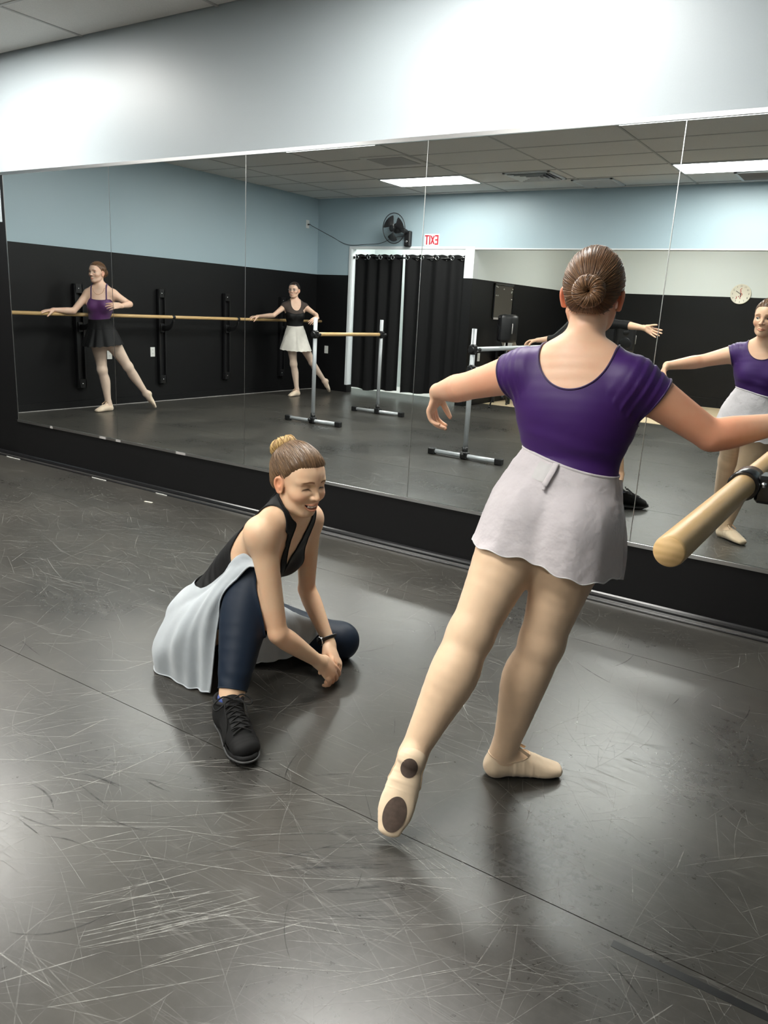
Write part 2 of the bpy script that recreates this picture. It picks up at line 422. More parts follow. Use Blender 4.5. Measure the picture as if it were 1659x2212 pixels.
def vent(x0, x1, y0, y1, label, style):
    t_ = thing('air_vent', label, 'vent', ((x0+x1)/2, (y0+y1)/2, ZC-.02), 'ceiling air vents')
    m = MB(); a = .03; z0, z1 = ZC-.012, ZC+.002
    m.box((x0, y0, z0), (x1, y0+a, z1)); m.box((x0, y1-a, z0), (x1, y1, z1)); m.box((x0, y0, z0), (x0+a, y1, z1)); m.box((x1-a, y0, z0), (x1, y1, z1))
    m.build('frame', 'trim_white', t_)
    MB().box((x0+a, y0+a, ZC-.001), (x1-a, y1-a, ZC+.002)).build('backing', 'black_plastic', t_)
    if style == 0:
        for k in range(4):
            q = .05+.055*k; a0, a1, b0, b1 = x0+q, x1-q, y0+q, y1-q; m = MB()
            for P, Q in (((a0, b0), (a1, b0)), ((a1, b0), (a1, b1)), ((a1, b1), (a0, b1)), ((a0, b1), (a0, b0))):
                c = np.array([(P[0]+Q[0])/2, (P[1]+Q[1])/2, ZC-.012]); d = nrm(np.array([Q[0]-P[0], Q[1]-P[1], 0])); nn = np.array([-d[1], d[0], 0])
                A = [d, nrm(nn+np.array([0, 0, .8])), np.cross(d, nrm(nn+np.array([0, 0, .8])))]
                m.obox(c, (math.dist(P, Q)/2, .019, .001), A)
            m.build('louvre', 'trim_white', t_)
    else:
        n = 9
        for k in range(n):
            y = y0+a+(k+.5)*(y1-y0-2*a)/n; an = .7
            MB().obox(((x0+x1)/2, y, ZC-.005), ((x1-x0)/2-a, .017 if style == 1 else .013, .0012), [(1, 0, 0), (0, math.cos(an), math.sin(an)), (0, -math.sin(an), math.cos(an))]).build('slat', 'trim_white' if style == 1 else 'label_grey', t_)
vent(-4.30, -3.72, -5.83, -5.29, 'square stepped ceiling air diffuser right of the left panel light', 0)
vent(-3.70, -3.20, -6.44, -5.92, 'pale slatted return air grille between the two panel lights', 1)
vent(-1.88, -1.30, -6.42, -5.90, 'dark slatted ceiling grille beside the right-hand panel light', 2)
t_ = thing('flush_panel', 'plain grey ceiling panel set flush, left of the first panel light', 'panel', (-5.16, -4.27, ZC-.01))
MB().box((-5.45, -4.55, ZC-.006), (-4.85, -4.0, ZC+.002), 0, .002).build('plate', 'ceiling_tile', t_)
MB().box((-5.38, -4.48, ZC-.009), (-4.92, -4.07, ZC-.006)).build('cover', 'label_grey', t_)
# ================================================================== THINGS IN THE ROOM
def ring_pts(c, n1, n2, r, k=24, a0=0, a1=2*pi):
    a = np.linspace(a0, a1, k); return np.array(c)+r*(np.cos(a)[:, None]*np.array(n1)+np.sin(a)[:, None]*np.array(n2))
# ---- wall barre with four rails on the left wall (seen in the mirror)
BX, BZ = XL+.25, 1.077
ry = [-2.19, -3.40, -4.56, -5.74]
wb = thing('fixed_barre', 'long wooden wall barre on black rails along the black left wall', 'barre', (XL, -3.9, 0))
MB().tube([(BX, -1.05, BZ), (BX, -6.42, BZ)], .0205, 16).build('rail_bar', 'barre_wood', wb)
for i, y in enumerate(ry):
    m = MB(); z0, z1 = .235, 1.41
    m.box((XL+.001, y-.055, z0), (XL+.012, y+.055, z1), 0, .002)
    m.box((XL+.001, y-.055, z0), (XL+.05, y-.040, z1)); m.box((XL+.001, y+.040, z0), (XL+.05, y+.055, z1))
    m.box((XL+.04, y-.05, z0), (XL+.05, y+.05, z0+.1)); m.box((XL+.04, y-.05, z1-.1), (XL+.05, y+.05, z1))
    rl = m.build('wall_rail', 'black_metal', wb)
    for zz in (z0+.05, z1-.05): MB().lathe([(0, .004), (.006, .004), (.008, 0)], (XL+.05, y, zz), (1, 0, 0), 10).build('screw', 'screw_metal', rl)
    m = MB(); a = np.linspace(0, pi/2, 9)
    P = [(XL+.03, y, BZ-.145), (XL+.08, y, BZ-.145)]+[(XL+.10+.15*math.sin(t_), y, BZ-.035-.11*math.cos(t_)) for t_ in a]
    m.tube(P, [.036, .034]+[.034-.017*k/8 for k in range(9)], 10, flatten=.35, up=(0, 0, 1))
    m.box((XL+.02, y-.03, BZ-.2), (XL+.055, y+.03, BZ-.09), 0, .004)
    m.build('hook_arm', 'black_plastic', wb)
    MB().tube([(BX, y-.022, BZ), (BX, y+.022, BZ)], .0225, 16).build('collar', 'black_plastic', wb)
# ---- outlets
def outlet(c, axis, label, kind='outlet', plug=False):
    """axis: outward normal"""
    n = np.array(axis, float); s = np.cross((0, 0, 1), n); A = [s, (0, 0, 1), n]; c = np.array(c, float)
    t_ = thing('power_outlet', label, 'outlet', tuple(c-np.array([0, 0, .06])), 'white wall outlets')
    MB().obox(c+n*.003, (.036, .059, .003), A, 0, .0015).build('cover_plate', 'white_plastic', t_)
    for dz in (.022, -.022):
        r = MB().obox(c+n*.0065+np.array([0, 0, dz]), (.016, .014, .001), A, 0, .0005).build('socket', 'white_plastic', t_)
        for dx in (-.006, .006): MB().obox(c+n*.0076+np.array([0, 0, dz+.003])+s*dx, (.0014, .005, .0004), A).build('slot', 'ink_black', r)
    return t_
outlet((XL, -2.61, .614), (1, 0, 0), 'white outlet on the black wall seen between the purple-topped dancer\'s legs')
outlet((XL, -3.27, .632), (1, 0, 0), 'white outlet on the black wall beside the second barre rail')
outlet((-7.795, YB, .64), (0, 1, 0), 'white outlet on the black back wall left of the curtained doorway')
outlet((XL, -6.33, 2.52), (1, 0, 0), 'white outlet high on the blue wall that the fan plugs into')
outlet((AX, -6.98, .70), (1, 0, 0), 'white outlet with plugs low beside the silver double barre')
# ---- wall fan
fc = np.array([-6.43, YB+.29, 2.44]); fn = nrm(np.array([-.12, .98, -.10])); fs = nrm(np.cross(fn, (0, 0, 1))); fu = np.cross(fs, fn)
fan = thing('oscillating_fan', 'black oscillating wall fan mounted above the curtained doorway', 'fan', (-6.37, YB, 2.2))
m = MB(); m.box((-6.39, YB, 2.215), (-6.29, YB+.075, 2.43), 0, .012); m.build('mount', 'black_plastic', fan)
MB().lathe([(0, .004), (.018, .004), (.02, 0)], (-6.345, YB+.075, 2.28), (0, 1, 0), 14).build('dial', 'chrome', fan)
m = MB(); m.tube([(-6.34, YB+.04, 2.40), (-6.36, YB+.10, 2.42), tuple(fc-fn*.13)], [.03, .035, .04], 10)
m.lathe([(0, -.16), (.05, -.155), (.068, -.12), (.072, -.06), (.06, -.03), (0, -.03)], fc, fn, 18); m.build('motor_housing', 'black_plastic', fan)
gr = MB(); Rg = .205
for k in range(56):
    a = 2*pi*k/56; d = math.cos(a)*fs+math.sin(a)*fu; pts = []
    for rr, h in ((.045, .050), (.10, .052), (.16, .043), (.192, .022), (Rg, 0)): pts.append(fc+d*rr+fn*h)
    gr.tube(pts, .0011, 4, caps=False)
    pts = [fc+d*rr+fn*h for rr, h in ((.06, -.055), (.13, -.052), (.185, -.032), (Rg, 0))]
    gr.tube(pts, .0011, 4, caps=False)
gr.build('grille', 'fan_grille_wire', fan, kind='stuff')
MB().tube(ring_pts(fc, fs, fu, Rg, 48)[:-1], .0058, 8, closed=True).build('grille_rim', 'black_plastic', fan)
MB().lathe([(0, .056), (.03, .056), (.045, .052), (.047, .046), (0, .046)], fc, fn, 20).build('badge', 'black_gloss', fan)
hubp = MB().lathe([(0, .03), (.022, .028), (.03, .0), (0, -.03)], fc, fn, 16).build('hub', 'black_plastic', fan)
for k in range(3):
    G = []
    for q in np.linspace(.02, .178, 8):
        row_ = []
        for tt in np.linspace(-.5, .5, 9):
            a = 2*pi*k/3+tt*1.35*min(1, .45+q*4)+.3; row_.append(fc+q*(math.cos(a)*fs+math.sin(a)*fu)+fn*(.024*tt*2))
        G.append(row_)
    MB().grid(G).build('blade', 'fan_blade_black', fan)
P = catmull([(XL+.012, -6.33, 2.515), (XL+.05, -6.335, 2.515), (XL+.06, -6.40, 2.49), (-7.75, YB+.012, 2.36), (-7.45, YB+.012, 2.245), (-7.10, YB+.03, 2.245), (-6.80, YB+.06, 2.26), (-6.58, YB+.08, 2.33), (-6.39, YB+.06, 2.36)], 8)
cord = MB().tube(P, .0042, 6).build('power_cord', 'black_plastic', fan)
MB().tube([(XL+.008, -6.33, 2.515), (XL+.038, -6.33, 2.515)], [.012, .008], 10).build('plug', 'black_plastic', fan)
# ---- EXIT sticker
ex = MB().box((-6.085, YB, 2.228), (-5.838, YB+.0015, 2.392)).build('exit_sign', 'sign_white', origin=(-5.96, YB, 2.228)); tag(ex, 'white sign with red EXIT lettering on the blue wall beside the fan', 'sign')
def letter(bars, x0, wd, h, z0, y):
    m = MB(); y0_ = y
    for (a, b, c, d) in bars:
        y = y+.00025                       # stroke from (a,b) to (c,d) in unit cell; text runs toward -X
        p = np.array([x0-a*wd, y, z0+b*h]); q = np.array([x0-c*wd, y, z0+d*h]); dr = nrm(q-p); up = np.array([dr[2], 0, -dr[0]])
        m.obox((p+q)/2, (np.linalg.norm(q-p)/2+.0085*(1 if min(abs(dr[0]), abs(dr[2])) < .1 else 0), .0098, .0006), [dr, up, (0, 1, 0)])
    return m
st = {'E': ((.08, 0, .08, 1), (.1, 0, .95, 0), (.1, .5, .85, .5), (.1, 1, .95, 1)), 'X': ((0, 0, 1, 1), (0, 1, 1, 0)), 'I': ((.5, 0, .5, 1),), 'T': ((.5, 0, .5, 1), (0, 1, 1, 1))}
for ch, x0, wd in (('E', -5.858, .046), ('X', -5.922, .050), ('I', -5.986, .016), ('T', -6.018, .050)):
    letter(st[ch], x0, wd, .112, 2.253, YB+.0018).build('letter', 'sign_red', ex)
# ---- curtains on a rod with grommets
YC = YB-.055
rod = thing('curtain_rod', 'thin black curtain rod inside the doorway with grommet curtains', 'rod', (-6.38, YC, 2.05))
MB().tube([(DX0, YC, 2.062), (DX1, YC, 2.062)], .011, 10).build('pole', 'black_gloss', rod)
for x in (DX0+.006, DX1-.006): MB().lathe([(.022, -.006), (.022, .006), (.012, .01), (.012, -.01)], (x, YC, 2.062), (1, 0, 0), 14).build('flange', 'black_plastic', rod)
def curtain(x0, x1, n, label, seed, bot, sway=0.0):
    r = random.Random(seed); nx, nz = n*20+1, 40; amp = .034; G = np.zeros((nz, nx, 3)); ph = r.uniform(0, 1)
    for j in range(nz):
        f = j/(nz-1); z = 2.108-f*(2.108-bot)
        for i in range(nx):
            u = i/(nx-1); s = u*n*2*pi
            aw = amp*(1-.25*f)+.004*math.sin(3*u*pi+seed)
            y = YC+aw*math.sin(s+.35*f*math.sin(2*pi*u+seed))+.010*f*math.sin(s*.5+seed)
            x = x0+(x1-x0)*u+.010*f*math.sin(s*2+1.3)+sway*f*(1-u)
            zz = z+.006*(1-f)*math.cos(2*s)+(.018*math.sin(5*u+seed)+.01*math.sin(13*u))*f
            G[j, i] = (x, y, zz)
    o = MB().grid(G).build('curtain', 'curtain_cloth', origin=((x0+x1)/2, YC, bot)); tag(o, label, 'curtain', 'black doorway curtains')
    for k in range(n*2):
        u = (k+.5)/(n*2); s = u*n*2*pi; x = x0+(x1-x0)*u; sl = amp*n*2*pi/(x1-x0)*math.cos(s); nn = nrm(np.array([-sl, 1, 0])); t1 = np.array([nn[1], -nn[0], 0])
        c = np.array([x, YC+amp*math.sin(s), 2.062])
        MB().tube(ring_pts(c+nn*.002, t1, (0, 0, 1), .026, 18)[:-1], .0065, 6, closed=True).build('grommet', 'chrome', o)
    return o
curtain(-7.33, -6.462, 4, 'left black grommet curtain in the doorway, under the wall fan', 3, .085, .0)
curtain(-6.425, -5.425, 4, 'right black grommet curtain in the doorway, under the EXIT sign', 5, .10, .015)
# hallway light behind the curtain
t_ = thing('panel_light', 'ceiling light in the small hallway behind the black curtains', 'light', (-6.5, -7.6, ZC-.02), 'ceiling panel lights')
MB().box((-7.0, -7.85, ZC-.03), (-6.0, -7.4, ZC-.02)).build('diffuser', 'diffuser', t_); MB().box((-7.03, -7.88, ZC-.02), (-5.97, -7.37, ZC)).build('frame', 'trim_white', t_)
m = MB(); m.box((XL, -8.2, ZC), (AX-.12, YB-.12, ZC+.02)); m.build('ceiling_hallway', 'wall_white', kind='structure')
# ---- clock
ck = thing('round_clock', 'round cream wall clock with red pattern on the black and white wall', 'clock', (-2.385, AY, 1.69))
cc = np.array([-2.385, AY, 1.845])
MB().lathe([(0, .022), (.145, .022), (.152, .028), (.156, .02), (.156, 0)], cc, (0, 1, 0), 40).build('case', 'clock_face_cream', ck)
def text_mesh(s, size):
    cu_ = bpy.data.curves.new('t', 'FONT'); cu_.body = s; cu_.size = size; cu_.align_x = 'CENTER'; cu_.align_y = 'CENTER'; cu_.resolution_u = 2
    o = bpy.data.objects.new('t', cu_); me = bpy.data.meshes.new_from_object(o); V = np.array([v.co[:] for v in me.vertices]).reshape(-1, 3); F = [tuple(p.vertices) for p in me.polygons]
    bpy.data.objects.remove(o); bpy.data.meshes.remove(me); bpy.data.curves.remove(cu_); return V, F
# seen from the room (looking along -Y) right is -X
for h in range(12):
    a = 2*pi*(h or 12)/12; V, F = text_mesh(str(h or 12), .036)
    W_ = np.stack([cc[0]-(V[:, 0]+.122*math.sin(a)), np.full(len(V), AY+.0235), cc[2]+V[:, 1]+.122*math.cos(a)], 1)
    MB().add(W_, F).build('numeral', 'ink_black', ck)
for a, ln, wd, nm in ((math.radians(58), .10, .004, 'minute_hand'), (math.radians(183), .06, .0055, 'hour_hand')):
    d = np.array([-math.sin(a), 0, math.cos(a)]); MB().obox(cc+d*(ln/2-.012)+np.array([0, .026, 0]), (ln/2, wd, .0008), [d, np.cross(d, (0, 1, 0)), (0, 1, 0)]).build(nm, 'ink_black', ck)
m = MB()
for pts in ([(.01, .09), (-.012, .062), (.004, .045), (-.01, .03), (.012, .012), (.024, -.004), (.016, -.022)], [(0, -.01), (.006, -.035), (-.004, -.06), (.004, -.075)], [(-.06, -.04), (-.052, -.062), (-.066, -.075)], [(-.03, -.03), (-.024, -.05)]):
    m.tube(catmull([(cc[0]+x, AY+.0235, cc[2]+z) for x, z in pts], 4), .0045, 5)
m.build('red_pattern', 'ink_red', ck)
# ---- bulletin board on the alcove side wall
bdd = thing('bulletin_board', 'dark cork bulletin board with pushpins on the black alcove wall', 'board', (AX, -7.64, 1.25))
by0, by1, bz0, bz1 = -7.99, -7.29, 1.25, 1.775
MB().box((AX, by0, bz0), (AX+.016, by1, bz1)).build('cork', 'cork_board', bdd)
for lo, hi in (((by0, bz0), (by1, bz0+.03)), ((by0, bz1-.03), (by1, bz1)), ((by0, bz0), (by0+.03, bz1)), ((by1-.03, bz0), (by1, bz1))):
    MB().box((AX, lo[0], lo[1]), (AX+.026, hi[0], hi[1]), 0, .003).build('frame_rail', 'label_grey' if lo[1] == bz0 and hi[1] < 1.4 else 'black_gloss', bdd)
for y, z in ((-7.36, 1.73), (-7.40, 1.72), (-7.62, 1.70), (-7.93, 1.71), (-7.91, 1.675), (-7.90, 1.66), (-7.36, 1.60), (-7.42, 1.60), (-7.92, 1.56), (-7.6, 1.30), (-7.9, 1.32)):
    MB().lathe([(0, .012), (.008, .012), (.009, .008), (.004, .005), (.008, 0)], (AX+.016, y, z), (1, 0, 0), 8).build('pushpin', 'white_plastic', bdd)
# ---- dark door at the end of the alcove
d2 = thing('door_1', 'dark door at the end of the alcove side wall', 'door', (-4.8, AY, 0)); del d2['category']; del d2['label']; d2['kind'] = 'structure'
MB().box((-5.25, AY, 0), (-4.35, AY+.03, 2.14)).build('frame', 'black_plastic', d2)
lf = MB().box((-5.19, AY+.03, .01), (-4.41, AY+.045, 2.08), 0, .003).build('leaf', 'black_plastic', d2)
MB().lathe([(0, .05), (.022, .048), (.027, .035), (.012, .02), (.012, 0)], (-4.49, AY+.045, 1.0), (0, 1, 0), 14).build('knob', 'chrome', lf)
# ---- loudspeakers on stands
def speaker(loc, yaw, label, zb):
    x, y = loc; t_ = thing('loudspeaker', label, 'speaker', (x, y, zb), 'black loudspeakers on stands')
    f = np.array([math.cos(yaw), math.sin(yaw), 0]); s = np.array([-f[1], f[0], 0]); u = np.array([0, 0, 1.]); c = np.array([x, y, zb+.20]); H = .20
    prof = [(-.155, -.0), (-.15, .10), (-.12, .155), (.11, .15), (.125, .12), (.125, -.12), (.11, -.15), (-.12, -.155), (-.15, -.10)]
    prof = [(.13, .13), (.115, .145), (-.02, .135), (-.10, .085), (-.13, .05), (-.13, -.05), (-.10, -.085), (-.02, -.135), (.115, -.145), (.13, -.13)]
    G = [[c+f*a*k+s*b*k+u*h for a, b in prof] for k, h in ((.55, -H), (.93, -H+.012), (1.0, -H+.05), (1.0, H-.06), (.95, H-.02), (.6, H))]
    m = MB(); m.grid(G, closed=True); n = len(prof); m.f += [list(range(n))[::-1], [5*n+i for i in range(n)]]; m.mi += [0, 0]; m.sm += [False, False]
    cab = m.build('cabinet', 'black_plastic', t_)
    MB().obox(c+f*.133, (.006, .118, .165), [f, s, u], 0, .005).build('grille', 'black_metal', t_)
    MB().lathe([(.085, 0), (.09, .004), (.08, .006), (.03, -.01+.012), (0, .006)], c+f*.139-u*.06, f, 20).build('woofer', 'black_gloss', t_)
    MB().lathe([(.045, 0), (.04, .006), (.012, .002), (0, .004)], c+f*.139+u*.10, f, 16).build('tweeter', 'black_gloss', t_)
    for sg in (-1, 1):
        q = c+s*sg*.118-f*.04; MB().tube([q-u*.07, q-u*.06+s*sg*.02, q+u*.06+s*sg*.02, q+u*.07], .008, 6).build('side_handle', 'label_grey', t_)
    MB().obox(c+f*.1405+u*.155-s*.06, (.0006, .016, .004), [f, s, u]).build('nameplate', 'label_grey', t_)
    return t_
def speaker_stand(loc, label, zt):
    x, y = loc; t_ = thing('speaker_stand', label, 'stand', (x, y, 0), 'black tripod speaker stands')
    MB().tube([(x, y, .12), (x, y, zt)], .0175, 12).build('pole', 'black_metal', t_)
    MB().tube([(x, y, .50), (x, y, .58)], .027, 12).build('collar', 'black_plastic', t_)
    MB().tube([(x, y, .12), (x, y, .17)], .024, 12).build('hub', 'black_plastic', t_)
    for k in range(3):
        a = (0.1, 1.75, -1.75)[k]; d = np.array([math.cos(a), math.sin(a), 0]); e = np.array([x, y, .018])+d*.30
        lg = MB().tube([np.array([x, y, .53])+d*.02, e], .011, 8).build('leg', 'black_metal', t_)
        MB().tube([np.array([x, y, .145]), np.array([x, y, .53])*.45+e*.55], .007, 6).build('brace', 'black_metal', t_)
        MB().lathe([(0, -.018), (.017, -.018), (.017, .01), (0, .014)], e, (0, 0, 1), 10).build('rubber_foot', 'black_plastic', lg)
speaker_stand((-4.88, -7.10), 'black speaker stand in the alcove beside the cluttered side table', .935)
speaker((-4.88, -7.10), 2.55, 'black loudspeaker on its stand in front of the bulletin board wall', .935)
speaker_stand((-3.60, -8.6), 'black speaker stand in the middle of the alcove, behind the person in black', .86)
speaker((-3.60, -8.6), 1.35, 'black loudspeaker facing the mirror under the outstretched arm', .86)
# ---- side table with clutter
tx, ty = -5.09, -7.90
tb = thing('side_table', 'low two-shelf table against the black alcove side wall', 'table', (tx, ty, 0))
MB().box((AX+.01, ty-.50, .80), (tx+.17, ty+.45, .83), 0, .004).build('tabletop', 'cabinet_wood', tb)
MB().box((AX+.03, ty-.48, .42), (tx+.16, ty+.43, .44), 0, .003).build('shelf', 'cabinet_wood', tb)
for sx in (AX+.05, tx+.14):
    for sy in (ty-.45, ty+.4): MB().box((sx-.018, sy-.018, .004), (sx+.018, sy+.018, .80), 0, .003).build('leg', 'black_metal', tb)
for x, y, w_, d_, h, z, lab in ((tx+.01, ty+.20, .125, .22, .26, .44, 'brown cardboard box on the table shelf under the papers'), (tx+.01, ty-.18, .125, .19, .24, .44, 'tan cardboard box on the table shelf beside the speaker pole')):
    t_ = thing('cardboard_box', lab, 'box', (x, y, z)); MB().box((x-w_, y-d_*.8, z), (x+w_, y+d_*.8, z+h), 0, .003).build('carton', 'cardboard', t_)
    MB().box((x-w_-.0006, y-.02, z+.05), (x+w_+.0006, y+.02, z+h+.0006)).build('packing_tape', 'label_grey', t_)
def paper(c, h, A, lab, mat='paper_white', name='paper_sheet', cat='paper'):
    o = MB().obox(c, h, A, 0, .001).build(name, mat); tag(o, lab, cat)
paper((tx+.03, ty+.34, .99), (.004, .012, .16), [(1, 0, 0), (0, 1, 0), (0, 0, 1)], 'white upright post standing on the table behind the loudspeaker', 'white_plastic', 'paper_roll', 'roll')
B_ = nrm(np.array([0, .5, .5])); paper((tx+.02, ty+.30, .898), (.12, .09, .002), [(1, 0, 0), B_, np.cross((1, 0, 0), B_)], 'cream paper leaning on the tabletop clutter')
paper((tx+.05, ty+.0, .850), (.15, .18, .018), [nrm(np.array([1, .2, 0])), nrm(np.array([-.2, 1, 0])), (0, 0, 1)], 'flat cream folder stack lying on the side table', 'paper_white', 'folder_stack', 'folder')
paper((tx+.06, ty+.40, .945), (.007, .06, .10), [nrm(np.array([0, 1, .35])), (1, 0, 0), nrm(np.array([0, -.35, 1]))], 'thin white card standing at the table edge')
paper((tx+.05, ty-.35, .855), (.06, .10, .024), [(1, 0, 0), (0, 1, 0), (0, 0, 1)], 'small dark box on the tabletop behind the barre hand', 'black_plastic', 'storage_box', 'box')
for k, (dx, dy, mt) in enumerate(((-.02, .24, 'black_plastic'), (.04, .13, 'white_plastic'), (.02, -.10, 'paper_white'), (.09, -.2, 'paper_white'))):
    z = .70 if k < 2 else .68
    
    lab = ['dark jar on top of the brown cardboard box', 'small white tub on top of the brown cardboard box', 'white paper bundle on the tan cardboard box', 'white folded cloth on the tan cardboard box'][k]
    cx_, cy_ = tx+dx*.8, ty+dy
    if k < 2: o = MB().lathe([(0, 0), (.03, 0), (.032, .05), (.026, .06), (0, .062)], (cx_, cy_, z+.0015), (0, 0, 1), 14).build(['jar', 'tub'][k], mt, origin=(cx_, cy_, z))
    else: o = MB().obox((cx_, cy_, z+.027), (.05, .035, .025), [(1, .1, 0), (-.1, 1, 0), (0, 0, 1)], 0, .01).build(['paper_bundle', 'folded_cloth'][k-2], mt)
    tag(o, lab, ['jar', 'tub', 'bundle', 'cloth'][k])
bn = thing('storage_bin', 'translucent green storage bin on the wooden floor by the table', 'bin', (-4.62, -7.95, .004))
G = [[(-4.62+a*(.20+.03*f), -7.95+b*(.15+.03*f), .004+.26*f) for a, b in ((-1, -1), (1, -1), (1, 1), (-1, 1))] for f in (0, .5, 1)]
m = MB(); m.grid(G, 0, False, True); m.f.append([3, 2, 1, 0]); m.mi.append(0); m.sm.append(False); m.build('tub', 'green_plastic', bn)
MB().box((-4.86, -8.14, .262), (-4.38, -7.76, .28), 0, .006).build('lid', 'green_plastic', bn)
# ---- portable barres
def frame_dir(d): d = nrm(np.array(d, float)); return d, nrm(np.cross((0, 0, 1), d))
def clamp(m_parent, c, d, n, mat='black_plastic'):
    u = np.array([0, 0, 1.]); m = MB()
    m.obox(c, (.030, .030, .036), [d, n, u], 0, .006)
    m.tube([c-u*.045, c+u*.045], .0265, 14)
    m.build('clamp', mat, m_parent)
def clamp_knob(parent, c, d):
    m = MB(); m.tube([c, c+d*.03], .006, 8); m.lathe([(0, .028), (.012, .028), (.018, .034), (.018, .044), (.012, .05), (0, .05)], c, d, 10); m.build('knob', 'black_plastic', parent)
def portable_barre(p0, p1, bars, label, foot_dir=(1, 0, 0), group='portable ballet barres', barmat='barre_wood', over=(0, 0), off=0.0, ph=1.18, foot=.385):
    p0, p1 = np.array((*p0, 0.)), np.array((*p1, 0.)); d, n = frame_dir(p1-p0); u = np.array([0, 0, 1.])
    t_ = thing('portable_barre', label, 'barre', tuple((p0+p1)/2), group); fd = nrm(np.array(foot_dir, float)); fn_ = np.cross(u, fd)
    for p, sg in ((p0, -1), (p1, 1)):
        MB().tube([p+u*.04, p+u*ph], .0225, 16).build('post', 'silver_tube', t_)
        f = MB().tube([p-fd*(foot-.05)+u*.031, p+fd*(foot-.05)+u*.031], .021, 14).build('foot_tube', 'silver_tube', t_)
        for s2 in (-1, 1):
            MB().obox(p+fd*s2*(foot-.03)+u*.030, (.036, .029, .030), [fd, fn_, u], 0, .007).build('end_cap', 'black_plastic', t_)
        m = MB(); m.obox(p+u*.038, (.034, .036, .034), [fd, fn_, u], 0, .008); m.tube([p+u*.05, p+u*.12], .028, 14); m.build('base_joint', 'black_plastic', t_)
        clamp_knob(t_, p+u*.05+d*sg*.03, d*sg)
        for z in bars:
            c = p+u*z; clamp(t_, c, d, n); clamp_knob(t_, c+n*.028, n)
            m = MB(); m.tube([c+n*off-d*.052, c+n*off+d*.052], .0255, 14); m.build('sleeve', 'black_plastic', t_)
    for z in bars:
        a, b = p0+u*z+n*off-d*over[0], p1+u*z+n*off+d*over[1]
        MB().tube([a, b], .0212, 20).build('bar', barmat, t_)
    return t_
portable_barre((-5.535, -3.44), (-5.555, -4.80), [1.0], 'portable barre with grey posts and one wooden bar, before the curtains', (1, -.03, 0), off=-.0)
portable_barre((-3.24, -2.81), (-3.40, -6.02), [1.0, .82], 'portable barre with grey posts and two silver bars, behind the raised hand', (1, .04, 0), barmat='silver_tube')
# near barre: wooden bar carried in a clamp, its post and base stand outside the picture
nb = thing('portable_barre', 'near wooden barre whose sawn round end faces the camera, in a black clamp', 'barre', (.17, -1.5, 0), 'portable ballet barres')
bar_y0, bar_y1, bx, bz = -2.557, -.95, -.209, 1.014
P = [(bx, bar_y0+.0, bz), (bx, bar_y0+.003, bz), (bx, bar_y1, bz)]
m = MB(); m.tube([(bx, bar_y0, bz), (bx, bar_y0+.004, bz), (bx, bar_y0+.01, bz), (bx, bar_y1, bz)], [.0195, .0209, .0215, .0215], 40, caps=True); m.build('bar', 'barre_wood', nb)
MB().lathe([(0, .0006), (.0192, .0006), (.0195, 0)], (bx, bar_y0, bz), (0, -1, 0), 36).build('bar_end', 'barre_end_grain', nb)
for yy in (-1.97, -1.05):
    m = MB(); m.tube([(bx, yy-.040, bz), (bx, yy-.036, bz), (bx, yy+.036, bz), (bx, yy+.04, bz)], [.0262, .0285, .0285, .0262], 28)
    m.obox((bx+.050, yy, bz-.004), (.030, .030, .026), np.eye(3), 0, .006); m.build('clamp', 'black_gloss', nb)
    MB().tube([(bx+.02, yy, bz-.004), (.17, yy, bz-.004)], .02, 14).build('clamp_arm', 'black_plastic', nb)
    MB().lathe([(0, .004), (.005, .004), (.006, 0)], (bx+.034, yy-.03, bz+.006), (0, -1, 0), 8).build('screw', 'screw_metal', nb)
    MB().tube([(.17, yy, .04), (.17, yy, 1.18)], .0225, 14).build('post', 'silver_tube', nb)
    MB().tube([(.17, yy-.30, .031), (.17, yy+.30, .031)], .021, 12).build('foot_tube', 'silver_tube', nb)
